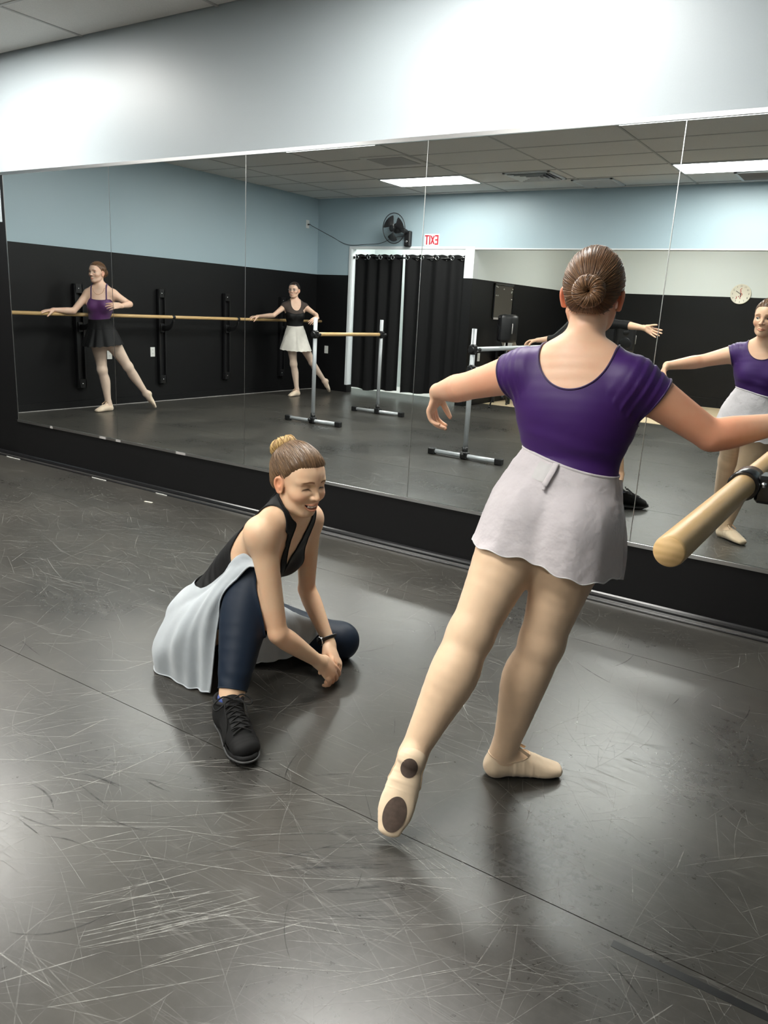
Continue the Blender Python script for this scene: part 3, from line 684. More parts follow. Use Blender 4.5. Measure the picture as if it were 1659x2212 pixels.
# ---- floor litter and scuffs
o = MB().obox((-3.965, -.251, .0022), (.032, .006, .0018), [nrm(np.array([1, .15, 0])), nrm(np.array([-.15, 1, 0])), (0, 0, 1)], 0, .0008).build('paper_scrap', 'clock_face_cream'); tag(o, 'tiny pale yellow scrap lying on the black floor near the mirror wall', 'scrap')
for nm, col, al in (('scuff_pale', (.42, .41, .385), .48), ('scuff_faint', (.33, .32, .30), .29), ('scuff_rubber', (.006, .006, .007), .6)):
    t = NT(nm); n = t.noise(t.coord(), 45, 3, .7); t.set(base=col, rough=.5, alpha=t.math('MULTIPLY', t.ramp(n, (.35, 0.15), (.62, 1.0)), al))
def scuffs(name, mat, specs, seed, z):
    r = np.random.default_rng(seed); V = []; F = []; nv = 0
    for (cx, cy, spread, num, l0, l1, w0, w1, ang, dang, curv) in specs:
        for _ in range(num):
            L = r.uniform(l0, l1); wd = r.uniform(w0, w1); a = ang+r.normal()*dang if ang is not None else r.uniform(0, pi)
            c = np.array([cx, cy])+(r.normal(size=2)*spread if np.isscalar(spread) else (r.uniform(-1, 1, 2)*np.array(spread)))
            k = r.normal()*curv; s = np.linspace(-.5, .5, 9)*L; th = a+k*s; dx = np.cumsum(np.cos(th))*L/8; dy = np.cumsum(np.sin(th))*L/8
            x = c[0]+dx-dx[4]; y = c[1]+dy-dy[4]; w_ = wd*np.sqrt(np.maximum(0, 1-(2*s/L)**2))*.5+.0001
            if x.min() < XL+.1 or x.max() > XR-.1 or y.max() > -.06 or y.min() < -7.15: continue
            zz = z+r.uniform(0, .0002)
            V.append(np.stack([np.concatenate([x-np.sin(th)*w_, x+np.sin(th)*w_]), np.concatenate([y+np.cos(th)*w_, y-np.cos(th)*w_]), np.full(18, zz)], 1))
            F += [(nv+i+9, nv+i+10, nv+i+1, nv+i) for i in range(8)]; nv += 18
    mkobj(name, np.vstack(V), np.array(F), mat, fl, kind='stuff')
A_ = (3.2, 3.0)
scuffs('floor_scratches', 'scuff_faint', [(-2.2, -1.7, (2.9, 1.6), 2600, .05, .42, .0006, .0028, None, 0, 1.2), (-5, -4.2, (3., 2.9), 700, .08, .5, .001, .004, None, 0, 1.),
    (-1.3, -2.5, (1.1, .5), 260, .06, .4, .0006, .002, .75, .25, .5), (-.75, -1.35, .28, 160, .03, .20, .0006, .002, None, 0, 4), (-3.0, -.8, (1.6, .5), 260, .1, .5, .0008, .003, .3, .5, .8)], 1, .0004)
scuffs('floor_scratches', 'scuff_pale', [(-2.2, -1.7, (2.6, 1.5), 210, .04, .28, .0008, .0032, None, 0, 1.), (-1.12, -2.62, .10, 30, .15, .40, .0008, .0035, .95, .07, .3), (-1.0, -2.30, (.5, .25), 40, .10, .5, .0008, .003, .72, .2, .4),
    (-.8, -2.07, (.12, .05), 22, .08, .3, .0008, .0028, -.25, .12, .3), (-1.9, -2.2, (.3, .4), 40, .1, .5, .001, .004, .9, .35, .5), (-.62, -1.25, .2, 40, .04, .2, .0006, .0022, None, 0, 4), (-2.6, -1.2, (1, .5), 60, .1, .6, .001, .003, .25, .4, .6)], 2, .0007)
scuffs('floor_marks', 'scuff_rubber', [(-2, -1.7, (2.5, 1.4), 120, .04, .25, .001, .004, None, 0, 2), (-1.55, -2.45, .10, 12, .08, .16, .002, .005, .1, .15, 2.5), (-.95, -2.25, (.22, .12), 60, .1, .3, .0008, .002, .7, .12, .4)], 3, .0009)
m = MB(); m.box((-.30, -2.106, .0002), (XR, -2.085, .0008)); m.build('seam_tape', 'tape_dark', fl)
# ================================================================== BODY ENGINE (signed distance fields -> smooth meshes)
def smin(a, b, k):
    if k <= 0: return np.minimum(a, b)
    h = np.maximum(k-np.abs(a-b), 0)/k
    return np.minimum(a, b)-h*h*k*.25
def smax(a, b, k): return -smin(-a, -b, k)
class Prim:
    def __init__(s, fn, lo, hi, k=0.01, sub=False): s.fn, s.lo, s.hi, s.k, s.sub, s.segs = fn, np.array(lo, float), np.array(hi, float), k, sub, None
def tube_prim(P, ra, rb=None, side=None, n=5, k=.02, sub=False, spline=True):
    """swept tube; ra = half width along `side`, rb = half width across"""
    P = np.asarray(P, float); ra = np.broadcast_to(np.asarray(ra, float), (len(P),)); rb = ra if rb is None else np.broadcast_to(np.asarray(rb, float), (len(P),))
    if spline and len(P) > 2: Q = catmull(P, n); A = catmull(ra, n)[:, 0]; B = catmull(rb, n)[:, 0]
    else: Q, A, B = P, ra, rb
    rnd = side is None or np.allclose(A, B)
    if not rnd:
        S = np.asarray(side, float)
        if S.ndim == 1: S = np.broadcast_to(S, (len(P), 3))
        S = nrm(catmull(S, n)) if (spline and len(P) > 2) else nrm(S)
    def seg(i):
        a, b = Q[i], Q[i+1]; ab = b-a; L2 = ab@ab+1e-12
        if not rnd: sd = S[i]+S[i+1]; T = ab/np.sqrt(L2); sd = sd-T*(sd@T); sd = sd/np.linalg.norm(sd); w_ = np.cross(T, sd)
        def f(X):
            v = X-a; t = np.clip((v@ab)/L2, 0, 1); q = v-t[..., None]*ab
            if rnd: return np.sqrt((q*q).sum(-1))-(A[i]+t*(A[i+1]-A[i]))
            wa = A[i]+t*(A[i+1]-A[i]); wb = B[i]+t*(B[i+1]-B[i]); qs, qw, qt = q@sd, q@w_, q@T
            m_ = np.minimum(wa, wb); e0 = np.sqrt((qs/wa)**2+(qw/wb)**2+(qt/m_)**2); e1 = np.sqrt((qs/wa**2)**2+(qw/wb**2)**2+(qt/m_**2)**2)
            return np.where(e1 > 1e-6, e0*(e0-1)/np.maximum(e1, 1e-6), -m_)
        R_ = max(A[i], A[i+1], B[i], B[i+1]); return f, np.minimum(a, b)-R_, np.maximum(a, b)+R_
    segs = [seg(i) for i in range(len(Q)-1)]
    def fn(X):
        d = np.full(X.shape[:-1], 1e3, np.float32)
        for f, _, _ in segs: d = np.minimum(d, f(X))
        return d
    mx = np.maximum(A, B).max(); pr_ = Prim(fn, Q.min(0)-mx, Q.max(0)+mx, k, sub); pr_.segs = segs; return pr_
def ell_prim(c, r, A=None, k=.02, sub=False):
    c = np.asarray(c, float); r = np.broadcast_to(np.asarray(r, float), (3,)); A = np.eye(3) if A is None else np.asarray(A, float)
    def fn(X):
        q = (X-c)@A.T; e0 = np.sqrt(((q/r)**2).sum(-1)); e1 = np.sqrt(((q/r**2)**2).sum(-1))
        return np.where(e1 > 1e-6, e0*(e0-1)/np.maximum(e1, 1e-6), -r.min())
    return Prim(fn, c-r.max(), c+r.max(), k, sub)
def feval(prims, X):
    d = np.full(X.shape[:-1], 1e3, float)
    for p in prims: d = smax(d, -p.fn(X), p.k) if p.sub else smin(d, p.fn(X), p.k)
    return d
class Vol:
    def __init__(s, prims, lo, hi, h, pad=.012):
        s.h = h; s.lo = np.array(lo, float)-pad; n = np.ceil((np.array(hi, float)+pad-s.lo)/h).astype(int)+1; s.n = n
        D = np.full(n, .05, np.float32); ax = [(s.lo[i]+h*np.arange(n[i])) for i in range(3)]
        for p in prims:
            m = p.k+.012
            i0 = np.maximum(np.floor((p.lo-m-s.lo)/h).astype(int), 0); i1 = np.minimum(np.ceil((p.hi+m-s.lo)/h).astype(int)+1, n)
            if (i1 <= i0).any(): continue
            sl = tuple(slice(a, b) for a, b in zip(i0, i1))
            X = np.stack(np.meshgrid(*[ax[i][sl[i]] for i in range(3)], indexing='ij'), -1)
            if p.segs:
                v = np.full(X.shape[:-1], 1.0, np.float32)
                for f_, a_, b_ in p.segs:
                    j0 = np.clip(np.floor((a_-m-s.lo)/h).astype(int)-i0, 0, i1-i0); j1 = np.clip(np.ceil((b_+m-s.lo)/h).astype(int)+1-i0, 0, i1-i0)
                    if (j1 > j0).all(): q_ = tuple(slice(a, b) for a, b in zip(j0, j1)); v[q_] = np.minimum(v[q_], f_(X[q_]))
            else: v = p.fn(X).astype(np.float32)
            D[sl] = smax(D[sl], -v, p.k) if p.sub else smin(D[sl], v, p.k)
        s.D = D
    def sample(s, P):
        q = (np.asarray(P, float)-s.lo)/s.h; i = np.clip(np.floor(q).astype(int), 0, s.n-2); f = np.clip(q-i, 0, 1); r = 0
        for a in (0, 1):
            for b in (0, 1):
                for c_ in (0, 1):
                    w_ = (f[..., 0] if a else 1-f[..., 0])*(f[..., 1] if b else 1-f[..., 1])*(f[..., 2] if c_ else 1-f[..., 2])
                    r = r+w_*s.D[i[..., 0]+a, i[..., 1]+b, i[..., 2]+c_]
        return r
    def mesh(s, iso=0.0):
        D = s.D-np.float32(iso); S = D < 0; n = s.n
        cs = sum(S[a:n[0]-1+a, b:n[1]-1+b, c_:n[2]-1+c_].astype(np.int8) for a in (0, 1) for b in (0, 1) for c_ in (0, 1))
        mixed = (cs > 0) & (cs < 8); I = np.argwhere(mixed); idx = np.full(mixed.shape, -1, np.int64); idx[mixed] = np.arange(len(I))
        acc = np.zeros((len(I), 3)); cnt = np.zeros(len(I))
        cor = [(a, b, c_) for a in (0, 1) for b in (0, 1) for c_ in (0, 1)]
        val = {c_: D[I[:, 0]+c_[0], I[:, 1]+c_[1], I[:, 2]+c_[2]] for c_ in cor}
        for p in cor:
            for axx in range(3):
                if p[axx]: continue
                q = list(p); q[axx] = 1; q = tuple(q); va, vb = val[p], val[q]; m = (va < 0) != (vb < 0)
                t = va[m]/(va[m]-vb[m]); pos = np.tile(np.array(p, float), (m.sum(), 1)); pos[:, axx] += t
                acc[m] += pos; cnt[m] += 1
        V = s.lo+(I+acc/cnt[:, None])*s.h
        F = []
        for axx in range(3):
            o = [slice(1, -1)]*3; o2 = list(o); o[axx] = slice(0, -1); o2[axx] = slice(1, None)
            A_, B_ = S[tuple(o)], S[tuple(o2)]; E_ = np.argwhere(A_ != B_)
            if len(E_) == 0: continue
            fl_ = A_[tuple(E_.T)]; base = E_.copy()
            for k in range(3):
                if k != axx: base[:, k] += 1
            u, v = (axx+1) % 3, (axx+2) % 3; q = []
            for du, dv in ((-1, -1), (0, -1), (0, 0), (-1, 0)):
                c_ = base.copy(); c_[:, u] += du; c_[:, v] += dv; q.append(idx[tuple(c_.T)])
            q = np.stack(q, 1); q[~fl_] = q[~fl_][:, ::-1]; F.append(q)
        F = np.vstack(F); return V, F[(F >= 0).all(1)]
def compact(V, F, extra=None):
    u, inv = np.unique(F, return_inverse=True); return V[u], inv.reshape(F.shape)
def smooth_mesh(V, F, it=2, lam=.5):
    n = len(V); e = np.vstack([np.stack([F[:, i], F[:, (i+1) % F.shape[1]]], 1) for i in range(F.shape[1])])
    for _ in range(it):
        acc = np.zeros_like(V); c_ = np.bincount(e[:, 0], minlength=n)+np.bincount(e[:, 1], minlength=n)
        for k in range(3): acc[:, k] = np.bincount(e[:, 0], V[e[:, 1], k], n)+np.bincount(e[:, 1], V[e[:, 0], k], n)
        V = V+lam*(acc/np.maximum(c_, 1)[:, None]-V)
    return V
def clip_mesh(V, F, g):
    """keep g>0; exact cut"""
    if F.shape[1] == 4: F = np.vstack([F[:, [0, 1, 2]], F[:, [0, 2, 3]]])
    G = np.asarray(g(V)); ins = G > 0; c_ = ins[F].sum(1); full = F[c_ == 3]; part = F[(c_ > 0) & (c_ < 3)]
    cut = {}; newV = []; out = []; base = len(V)
    def cutv(a, b):
        k = (a, b) if a < b else (b, a)
        if k not in cut:
            t = G[k[0]]/(G[k[0]]-G[k[1]]); cut[k] = base+len(newV); newV.append(V[k[0]]+t*(V[k[1]]-V[k[0]]))
        return cut[k]
    for f in part.tolist():
        poly = []
        for i in range(3):
            a, b = f[i], f[(i+1) % 3]
            if ins[a]: poly.append(a)
            if ins[a] != ins[b]: poly.append(cutv(a, b))
        for i in range(1, len(poly)-1): out.append((poly[0], poly[i], poly[i+1]))
    if newV: V = np.vstack([V, np.array(newV)]); full = np.vstack([full, np.array(out)]) if out else full
    return compact(V, full)
def boundary_loops(F):
    e = np.vstack([F[:, [0, 1]], F[:, [1, 2]], F[:, [2, 0]]]); key = np.sort(e, 1); _, inv, cn = np.unique(key, axis=0, return_inverse=True, return_counts=True)
    b = e[cn[inv.ravel()] == 1]; nx = {}
    for a, c_ in b.tolist(): nx.setdefault(a, []).append(c_)
    loops = []
    while nx:
        st = next(iter(nx)); lp = [st]; cur = st
        while cur in nx:
            c_ = nx[cur].pop()
            if not nx[cur]: del nx[cur]
            if c_ == st: break
            lp.append(c_); cur = c_
        loops.append(lp)
    return loops
def loop_smooth(P, it=6, step=1):
    P = np.asarray(P)[::step]
    for _ in range(it): P = .5*P+.25*(np.roll(P, 1, 0)+np.roll(P, -1, 0))
    return P
def vnormals(V, F):
    n = np.zeros_like(V); a = np.cross(V[F[:, 1]]-V[F[:, 0]], V[F[:, 2]]-V[F[:, 0]])
    for k in range(3):
        for c_ in range(F.shape[1]): n[:, k] += np.bincount(F[:, c_], a[:, k], len(V))
    return nrm(n)
def vnoise(P, f, seed=0):
    """cheap smooth noise from sines"""
    r = np.random.default_rng(seed); o = 0
    for _ in range(6):
        d = nrm(r.normal(size=3)); o = o+np.sin(P@d*f*r.uniform(.6, 1.7)+r.uniform(0, 7))
    return o/6
# ------------------------------------------------------------------ materials for people
def skin_mat(name, col, blush=(1.0, .72, .62)):
    t = NT(name); at = t.n('ShaderNodeAttribute', attribute_name='tint'); v = t.coord()
    n = t.noise(v, 22, 3, .6); n2 = t.noise(v, 500, 2)
    c = t.mix(t.math('MULTIPLY', t.ramp(n, (.4, 0.), (.75, 1.)), .30), col, tuple(a*b for a, b in zip(col, blush)))
    mm = t.n('ShaderNodeMix', data_type='RGBA', blend_type='MULTIPLY'); mm.inputs[0].default_value = 1
    t.l(c, mm.inputs[6]); t.l(at, mm.inputs[7])
    t.set(base=mm.outputs[2], rough=.46, sss=.12, spec=.4); t.b.inputs['Subsurface Radius'].default_value = (.010, .004, .002); t.b.inputs['Subsurface Scale'].default_value = .22
    t.bump(n2, .06, .0006); return t.m
skin_mat('skin_fair', (.76, .515, .335)); skin_mat('skin_warm', (.76, .48, .325)); skin_mat('skin_pale', (.72, .49, .37))
flat('eye_white', (.72, .70, .67), .15); flat('eye_iris', (.10, .12, .13), .12); flat('eye_pupil', (.004, .004, .004), .08); flat('teeth', (.80, .76, .68), .25); flat('mouth_dark', (.10, .02, .02), .5)
def hair_mat(name, c0, c1):
    t = NT(name); at = t.n('ShaderNodeAttribute', attribute_name='tint'); sep = t.n('ShaderNodeSeparateColor'); t.l(at, sep.inputs[0])
    n = t.noise(t.coord(), 90, 2)
    t.set(base=t.mix(t.math('ADD', t.math('MULTIPLY', sep.outputs[0], .8), t.math('MULTIPLY', n, .2)), c0, c1), rough=.38, spec=.42); return t.m
hair_mat('hair_brown', (.032, .015, .008), (.30, .155, .075)); hair_mat('hair_dark_brown', (.012, .007, .005), (.05, .028, .018)); hair_mat('hair_blond_brown', (.050, .027, .014), (.25, .145, .072)); hair_mat('hair_blonde_tip', (.22, .12, .04), (.62, .42, .17))
def cloth(name, col, rough=.6, weave=900, sheen=.3, bstr=.12, spec=.3, alpha=1.0, wr=0):
    t = NT(name); v = t.coord(); n = t.noise(v, weave, 2); n2 = t.noise(v, 18, 3)
    t.set(base=t.mix(n2, tuple(x*.9 for x in col), tuple(min(1, x*1.1) for x in col)), rough=rough, sheen=sheen, spec=spec)
    h = n
    if wr:
        n3 = t.noise(v, 11, 4, .55); h = t.math('ADD', t.math('MULTIPLY', n, .04), t.math('MULTIPLY', n3, wr)); t.bump(h, .8, .018)
    else: t.bump(n, bstr, .0008)
    if alpha < 1: t.set(alpha=alpha)
    return t.m
cloth('leotard_purple', (.044, .009, .112), .5, 1500, .06, .08, .35); cloth('leotard_plum', (.085, .022, .105), .5, 1200, .25); cloth('binding_purple', (.03, .008, .07), .5)
cloth('knit_black', (.006, .006, .0065), .6, 900, 0.0); cloth('knit_charcoal', (.009, .009, .0095), .7, 700, 0.0); cloth('lace_black', (.02, .016, .016), .7, 400, .1, .4, .3, .78)
cloth('tights_tan', (.78, .55, .36), .5, 2500, .25, .05); cloth('tights_pink', (.70, .53, .42), .55, 2500, .3, .05)
cloth('skirt_white', (.66, .61, .63), .6, 1500, .3, .1, .3, .96, 1.0); cloth('skirt_cream', (.72, .68, .62), .65, 1200, .3, .1, .3, .97, .6); cloth('skirt_black', (.005, .005, .0055), .7, 900, 0.0)
cloth('skirt_grey', (.46, .50, .53), .7, 1400, .3, .1, .3, 1.0, .25); cloth('hem_thread', (.62, .60, .60), .7)
cloth('legging_navy', (.006, .014, .030), .55, 1100, 0.0); cloth('slipper_canvas', (.80, .62, .43), .75, 900, .3, .2); cloth('slipper_light', (.72, .58, .44), .7, 900, .3, .2); cloth('elastic_tan', (.74, .54, .36), .7, 1600); cloth('lining_pink', (.66, .25, .25), .7)
speckled('sole_suede', (.090, .062, .048), .9, 60, .5); cloth('sneaker_mesh', (.007, .007, .007), .9, 700, 0.0, .4); flat('sneaker_rubber', (.006, .006, .006), .7, spec=.25); flat('sneaker_grey', (.05, .05, .05), .5); cloth('lace_cord', (.012, .012, .012), .8, 900, 0.0); cloth('sock_blue', (.02, .05, .22), .8, 900, .3, .3)
flat('gold', (.8, .55, .2), .2, metal=1.0); flat('lens_glass', (.05, .05, .05), .03, alpha=.12)
# ------------------------------------------------------------------ anatomy
class Frame:
    """local -> world, x = person's right, y = forward, z = up"""
    def __init__(s, o, fwd, up, sc_=1.0):
        s.o = np.array(o, float); u = nrm(np.array(up, float)); f = np.array(fwd, float); f = nrm(f-u*(f@u)); s.A = np.stack([np.cross(f, u), f, u]); s.s = sc_
    def p(s, *q): q = np.array(q[0] if len(q) == 1 else q, float); return s.o+(q*s.s)@s.A
    def loc(s, P): return (np.asarray(P)-s.o)@s.A.T/s.s
    def d(s, v): return np.array(v, float)@s.A
def head_prims(fr, smile=0.0, eye=.0054, brow=0.0, soft=1.0):
    P = fr.p; S = fr.s; A = fr.A; out = []
    E = lambda c, r, k=.02, sub=False: out.append(ell_prim(P(c), np.array(r)*S, A, k*S, sub))
    T = lambda pts, r, k=.01, sub=False, rb=None, side=None: out.append(tube_prim([P(q) for q in pts], np.array(r)*S, None if rb is None else np.array(rb)*S, None if side is None else fr.d(side), 5, k*S, sub))
    E((0, -.014, .026), (.0735, .094, .085)); E((0, .030, .018), (.060, .062, .066), .03); E((0, .034, -.030), (.0535, .053, .060), .03)
    E((0, .032, -.070), (.039, .048, .038), .03); E((0, .068, -.094), (.016, .014, .013), .024)
    for s_ in (-1, 1):
        E((s_*.041, .054, -.028), (.019, .021, .017), .022)
        T([(s_*.055, .002, -.052), (s_*.0445, .030, -.080), (s_*.017, .060, -.094)], [.0105, .009, .009], .022)
        if smile: E((s_*.036, .066, -.040+.004*smile), (.019, .017, .015), .016)
    for s_ in (-1, 1): T([(s_*.048, .062, .016), (s_*.030, .078, .0175), (s_*.011, .082, .012)], [.0062, .0070, .0062], .014)
    for s_ in (-1, 1): E((s_*.031, .095, -.001), (.019, .021, .0135), .012, True)
    T([(0, .081, .012), (0, .089, -.006), (0, .0985, -.023), (0, .1025, -.032)], [.0066, .0062, .0078, .0092], .009)
    for s_ in (-1, 1): E((s_*.0105, .0915, -.0355), (.0075, .009, .0068), .006)
    for s_ in (-1, 1):
        E((s_*.031, .0655, -.003), (.0160, .0160, .0150), .004)
        E((s_*.0312, .083, -.0040-.0008*smile), (.0142, .016, eye), .0010, True)
        E((s_*.006, .0975, -.0415), (.0030, .005, .0026), .003, True)
    w_ = .0215+.007*smile; zc = -.066; lift = .006*smile
    if smile:
        T([(-w_, .078, zc+lift), (-.012, .0895, zc+.0075), (0, .093, zc+.0080), (.012, .0895, zc+.0075), (w_, .078, zc+lift)], [.002, .0034, .0038, .0034, .002], .005)
        T([(-w_, .078, zc+lift), (-.013, .088, zc-.009), (0, .092, zc-.0115), (.013, .088, zc-.009), (w_, .078, zc+lift)], [.002, .0040, .0046, .0040, .002], .005)
        T([(-w_+.004, .076, zc+lift*.9-.0005), (-.012, .084, zc-.0015), (0, .087, zc-.0030), (.012, .084, zc-.0015), (w_-.004, .076, zc+lift*.9-.0005)], [.010, .014, .015, .014, .010], .0015, True, [.0016, .0052, .0062, .0052, .0016], (0, 1, 0))
    else:
        T([(-w_, .079, zc), (-.010, .0885, zc+.0042), (0, .0915, zc+.0036), (.010, .0885, zc+.0042), (w_, .079, zc)], [.0018, .0036, .0038, .0036, .0018], .005)
        T([(-w_, .079, zc), (-.010, .0875, zc-.0052), (0, .0905, zc-.0062), (.010, .0875, zc-.0052), (w_, .079, zc)], [.0018, .0040, .0048, .0040, .0018], .005)
        T([(-w_, .085, zc-.0005), (0, .100, zc-.001), (w_, .085, zc-.0005)], [.0008, .0016, .0008], .002, True)
    for s_ in (-1, 1):
        ear = [(a_*.74, b_*.76) for a_, b_ in [(.006, -.030), (.011, -.020), (.012, .004), (.006, .022), (-.006, .031), (-.019, .028), (-.026, .014), (-.024, -.004), (-.015, -.020), (-.006, -.031), (.004, -.032)]]
        T([(s_*(.0710+.0135*max(0, -y+.004)/.030), y+.003, z-.015) for y, z in ear], [.0035, .003, .003, .004, .0048, .005, .005, .0046, .0046, .0055, .005], .004)
        E((s_*.0742, -.002, -.016), (.005, .011, .018), .008)
        E((s_*.0822, .000, -.011), (.007, .006, .009), .004, True)
    return out
def head_tint(fr, V, hair=(.25, .17, .12), smile=0.0, browz=0.0):
    lz, lt = (.0022, .0022) if smile < .5 else (-.0050, .0024)
    q = fr.loc(V); T = np.ones((len(V), 4), np.float32); x, y, z = q[:, 0], q[:, 1], q[:, 2]; ax = np.abs(x)
    def mixc(m, c_):
        m = np.clip(m, 0, 1)[:, None]; T[:, :3] = T[:, :3]*(1-m)+np.array(c_)*m
    f = (y > .03)
    mixc(np.exp(-((ax-.044)/.020)**2-((z+.036)/.018)**2)*f*.45, (1.0, .66, .60))
    mixc(np.exp(-(x/.013)**2-((z+.034)/.012)**2)*(y > .085)*.4, (1.0, .72, .66))
    w_ = .0215+.007*smile; zl = -.066+.006*smile*np.clip(ax/w_, 0, 1)**2
    lip = (1-np.clip(((ax/(w_+.001))**2+((z-zl+.0015)/(.0082+.0055*smile))**2-.8)/.35, 0, 1))*(y > .07)
    mixc(lip*.75, (.86, .50, .48))
    bz = .0205+browz-np.clip(ax-.030, 0, 1)*.35-np.clip(.022-ax, 0, 1)*.25
    br = np.exp(-((z-bz)/.0030)**4)*np.clip((ax-.011)/.004, 0, 1)*np.clip((.053-ax)/.008, 0, 1)*(y > .045)
    mixc(br*.95, hair)
    ey = np.exp(-((ax-.031)/.0150)**6-((z-lz+((ax-.031)/.03)**2*.02)/lt)**2)*(y > .070); mixc(np.clip(ey*1.2, 0, .95), (.08, .05, .04))
    ey = np.exp(-((ax-.031)/.0135)**6-((z+.0085)/.0022)**2)*(y > .068); mixc(ey*.30, (.45, .30, .26))
    mixc(np.clip((ax-.068)/.008, 0, 1)*(z < .03)*(z > -.05)*(y < .02)*.5, (1.0, .55, .46))
    return T
HAND_PTS = []
def hand_prims(wr, d, n, right, sc_=1.0, curl=(.3, .3, .3, .3), spread=.06, thumb=(.5, .3, .2), k=.006, curl2=None):
    """d: wrist->knuckles, n: out of the palm"""
    d = nrm(np.array(d, float)); n = np.array(n, float); n = nrm(n-d*(n@d)); s = np.cross(d, n)*(1 if right else -1); S = sc_; wr = np.array(wr, float); out = []
    W = lambda a, b, c_=0: wr+S*(d*a+s*b+n*c_)
    out.append(tube_prim([W(-.010, 0), W(.02, .002), W(.05, .003), W(.082, .002)], S*np.array([.026, .030, .037, .036]), S*np.array([.019, .0165, .0150, .0115]), s, 4, .012))
    out.append(ell_prim(W(.035, .024, .008), S*np.array([.016, .028, .014]), np.stack([s, nrm(d+.35*s), n]), .012))
    L = [(.040, .025, .021), (.044, .028, .022), (.040, .026, .021), (.031, .020, .018)]
    HAND_PTS.clear()
    for i in range(4):
        b = .0285-.0190*i; base = W(.084-.004*abs(i-1.2), b, -.001); dd = nrm(d+s*spread*(1.5-i)); a = curl[i]; p = base; pts = [W(.06, b*.9, -.002), base]; ang = 0
        for j, l_ in enumerate(L[i]):
            ang += (a*(1.0, 1.15, .7)[j]) if curl2 is None else curl2[i][j]
            p = p+S*l_*(dd*math.cos(ang)+n*math.sin(ang)); pts.append(p)
        HAND_PTS.append(pts)
        r0 = (.0092, .0094, .0088, .0078)[i]
        out.append(tube_prim(pts, S*np.array([.009, r0+.0008, r0, r0*.93, r0*.78]), None, None, 3, k*.35))
    a, b, c_ = thumb; t0 = W(.022, .026, .006); t1 = nrm(d*math.cos(a)+s*math.sin(a)+n*.25+n*b*.6); t2 = nrm(t1+n*b*.5-s*c_); t3 = nrm(t2+n*b*.5-s*c_)
    p1 = t0+S*.040*t1; p2 = p1+S*.032*t2; p3 = p2+S*.024*t3
    out.append(tube_prim([W(.010, .016, .004), t0, p1, p2, p3], S*np.array([.014, .0145, .0112, .0105, .0078]), None, None, 3, .008)); return out
def foot_frame(an, toe, n, s):
    an = np.array(an, float); toe = np.array(toe, float); n = nrm(np.array(n, float)); d = nrm(toe-an)
    if (toe-an)@n > .10*s or (toe-an)@n < 0: n = nrm(n-d*(n@d)); n = nrm(n+d*.16)
    f = toe-an; return n, nrm(f-n*(f@n))
def foot_prims(an, heel_dir, sole_n, toe, s, w=1.12, flat_h=None):
    """an: ankle; toe: toe tip; sole_n: out of the sole"""
    an = np.array(an, float); toe = np.array(toe, float); n, f = foot_frame(an, toe, sole_n, s); sd = np.cross(f, n); Lf = (toe-an)@f; dep = (toe-an)@n
    if dep > .05*s:
        fl_ = dep+.018*s; B_ = lambda a_, rb_: an+f*a_+n*(fl_-rb_*s)
        hl = B_(-.024*s, .031)
        return [tube_prim([an-n*.012*s, an*.5+hl*.5-f*.002*s, hl], s*np.array([.031, .031, .030]), s*np.array([.034, .036, .032]), sd, 4, .02*s),
                tube_prim([hl, B_(.16*Lf, .041), B_(.42*Lf, .036), B_(.70*Lf, .0235), B_(Lf-.014*s, .0165)], s*w*np.array([.029, .032, .036, .040, .028]), s*np.array([.031, .041, .036, .0235, .0165]), sd, 5, .02*s)]
    hl = an+f*.018*s+n*.026*s; mid = an+f*.34*Lf+n*(dep*.42); ball = an+f*.70*Lf+n*(dep*.86)
    return [tube_prim([an-n*.012*s, an*.5+hl*.5-f*.002*s, hl], s*np.array([.031, .031, .031]), s*np.array([.034, .036, .032]), sd, 4, .02*s),
            tube_prim([hl, an+f*.10*Lf+n*dep*.35, mid, ball, toe-f*.012*s], s*w*np.array([.030, .033, .038, .042, .027]), s*np.array([.029, .036, .034, .023, .015]), sd, 5, .02*s)]
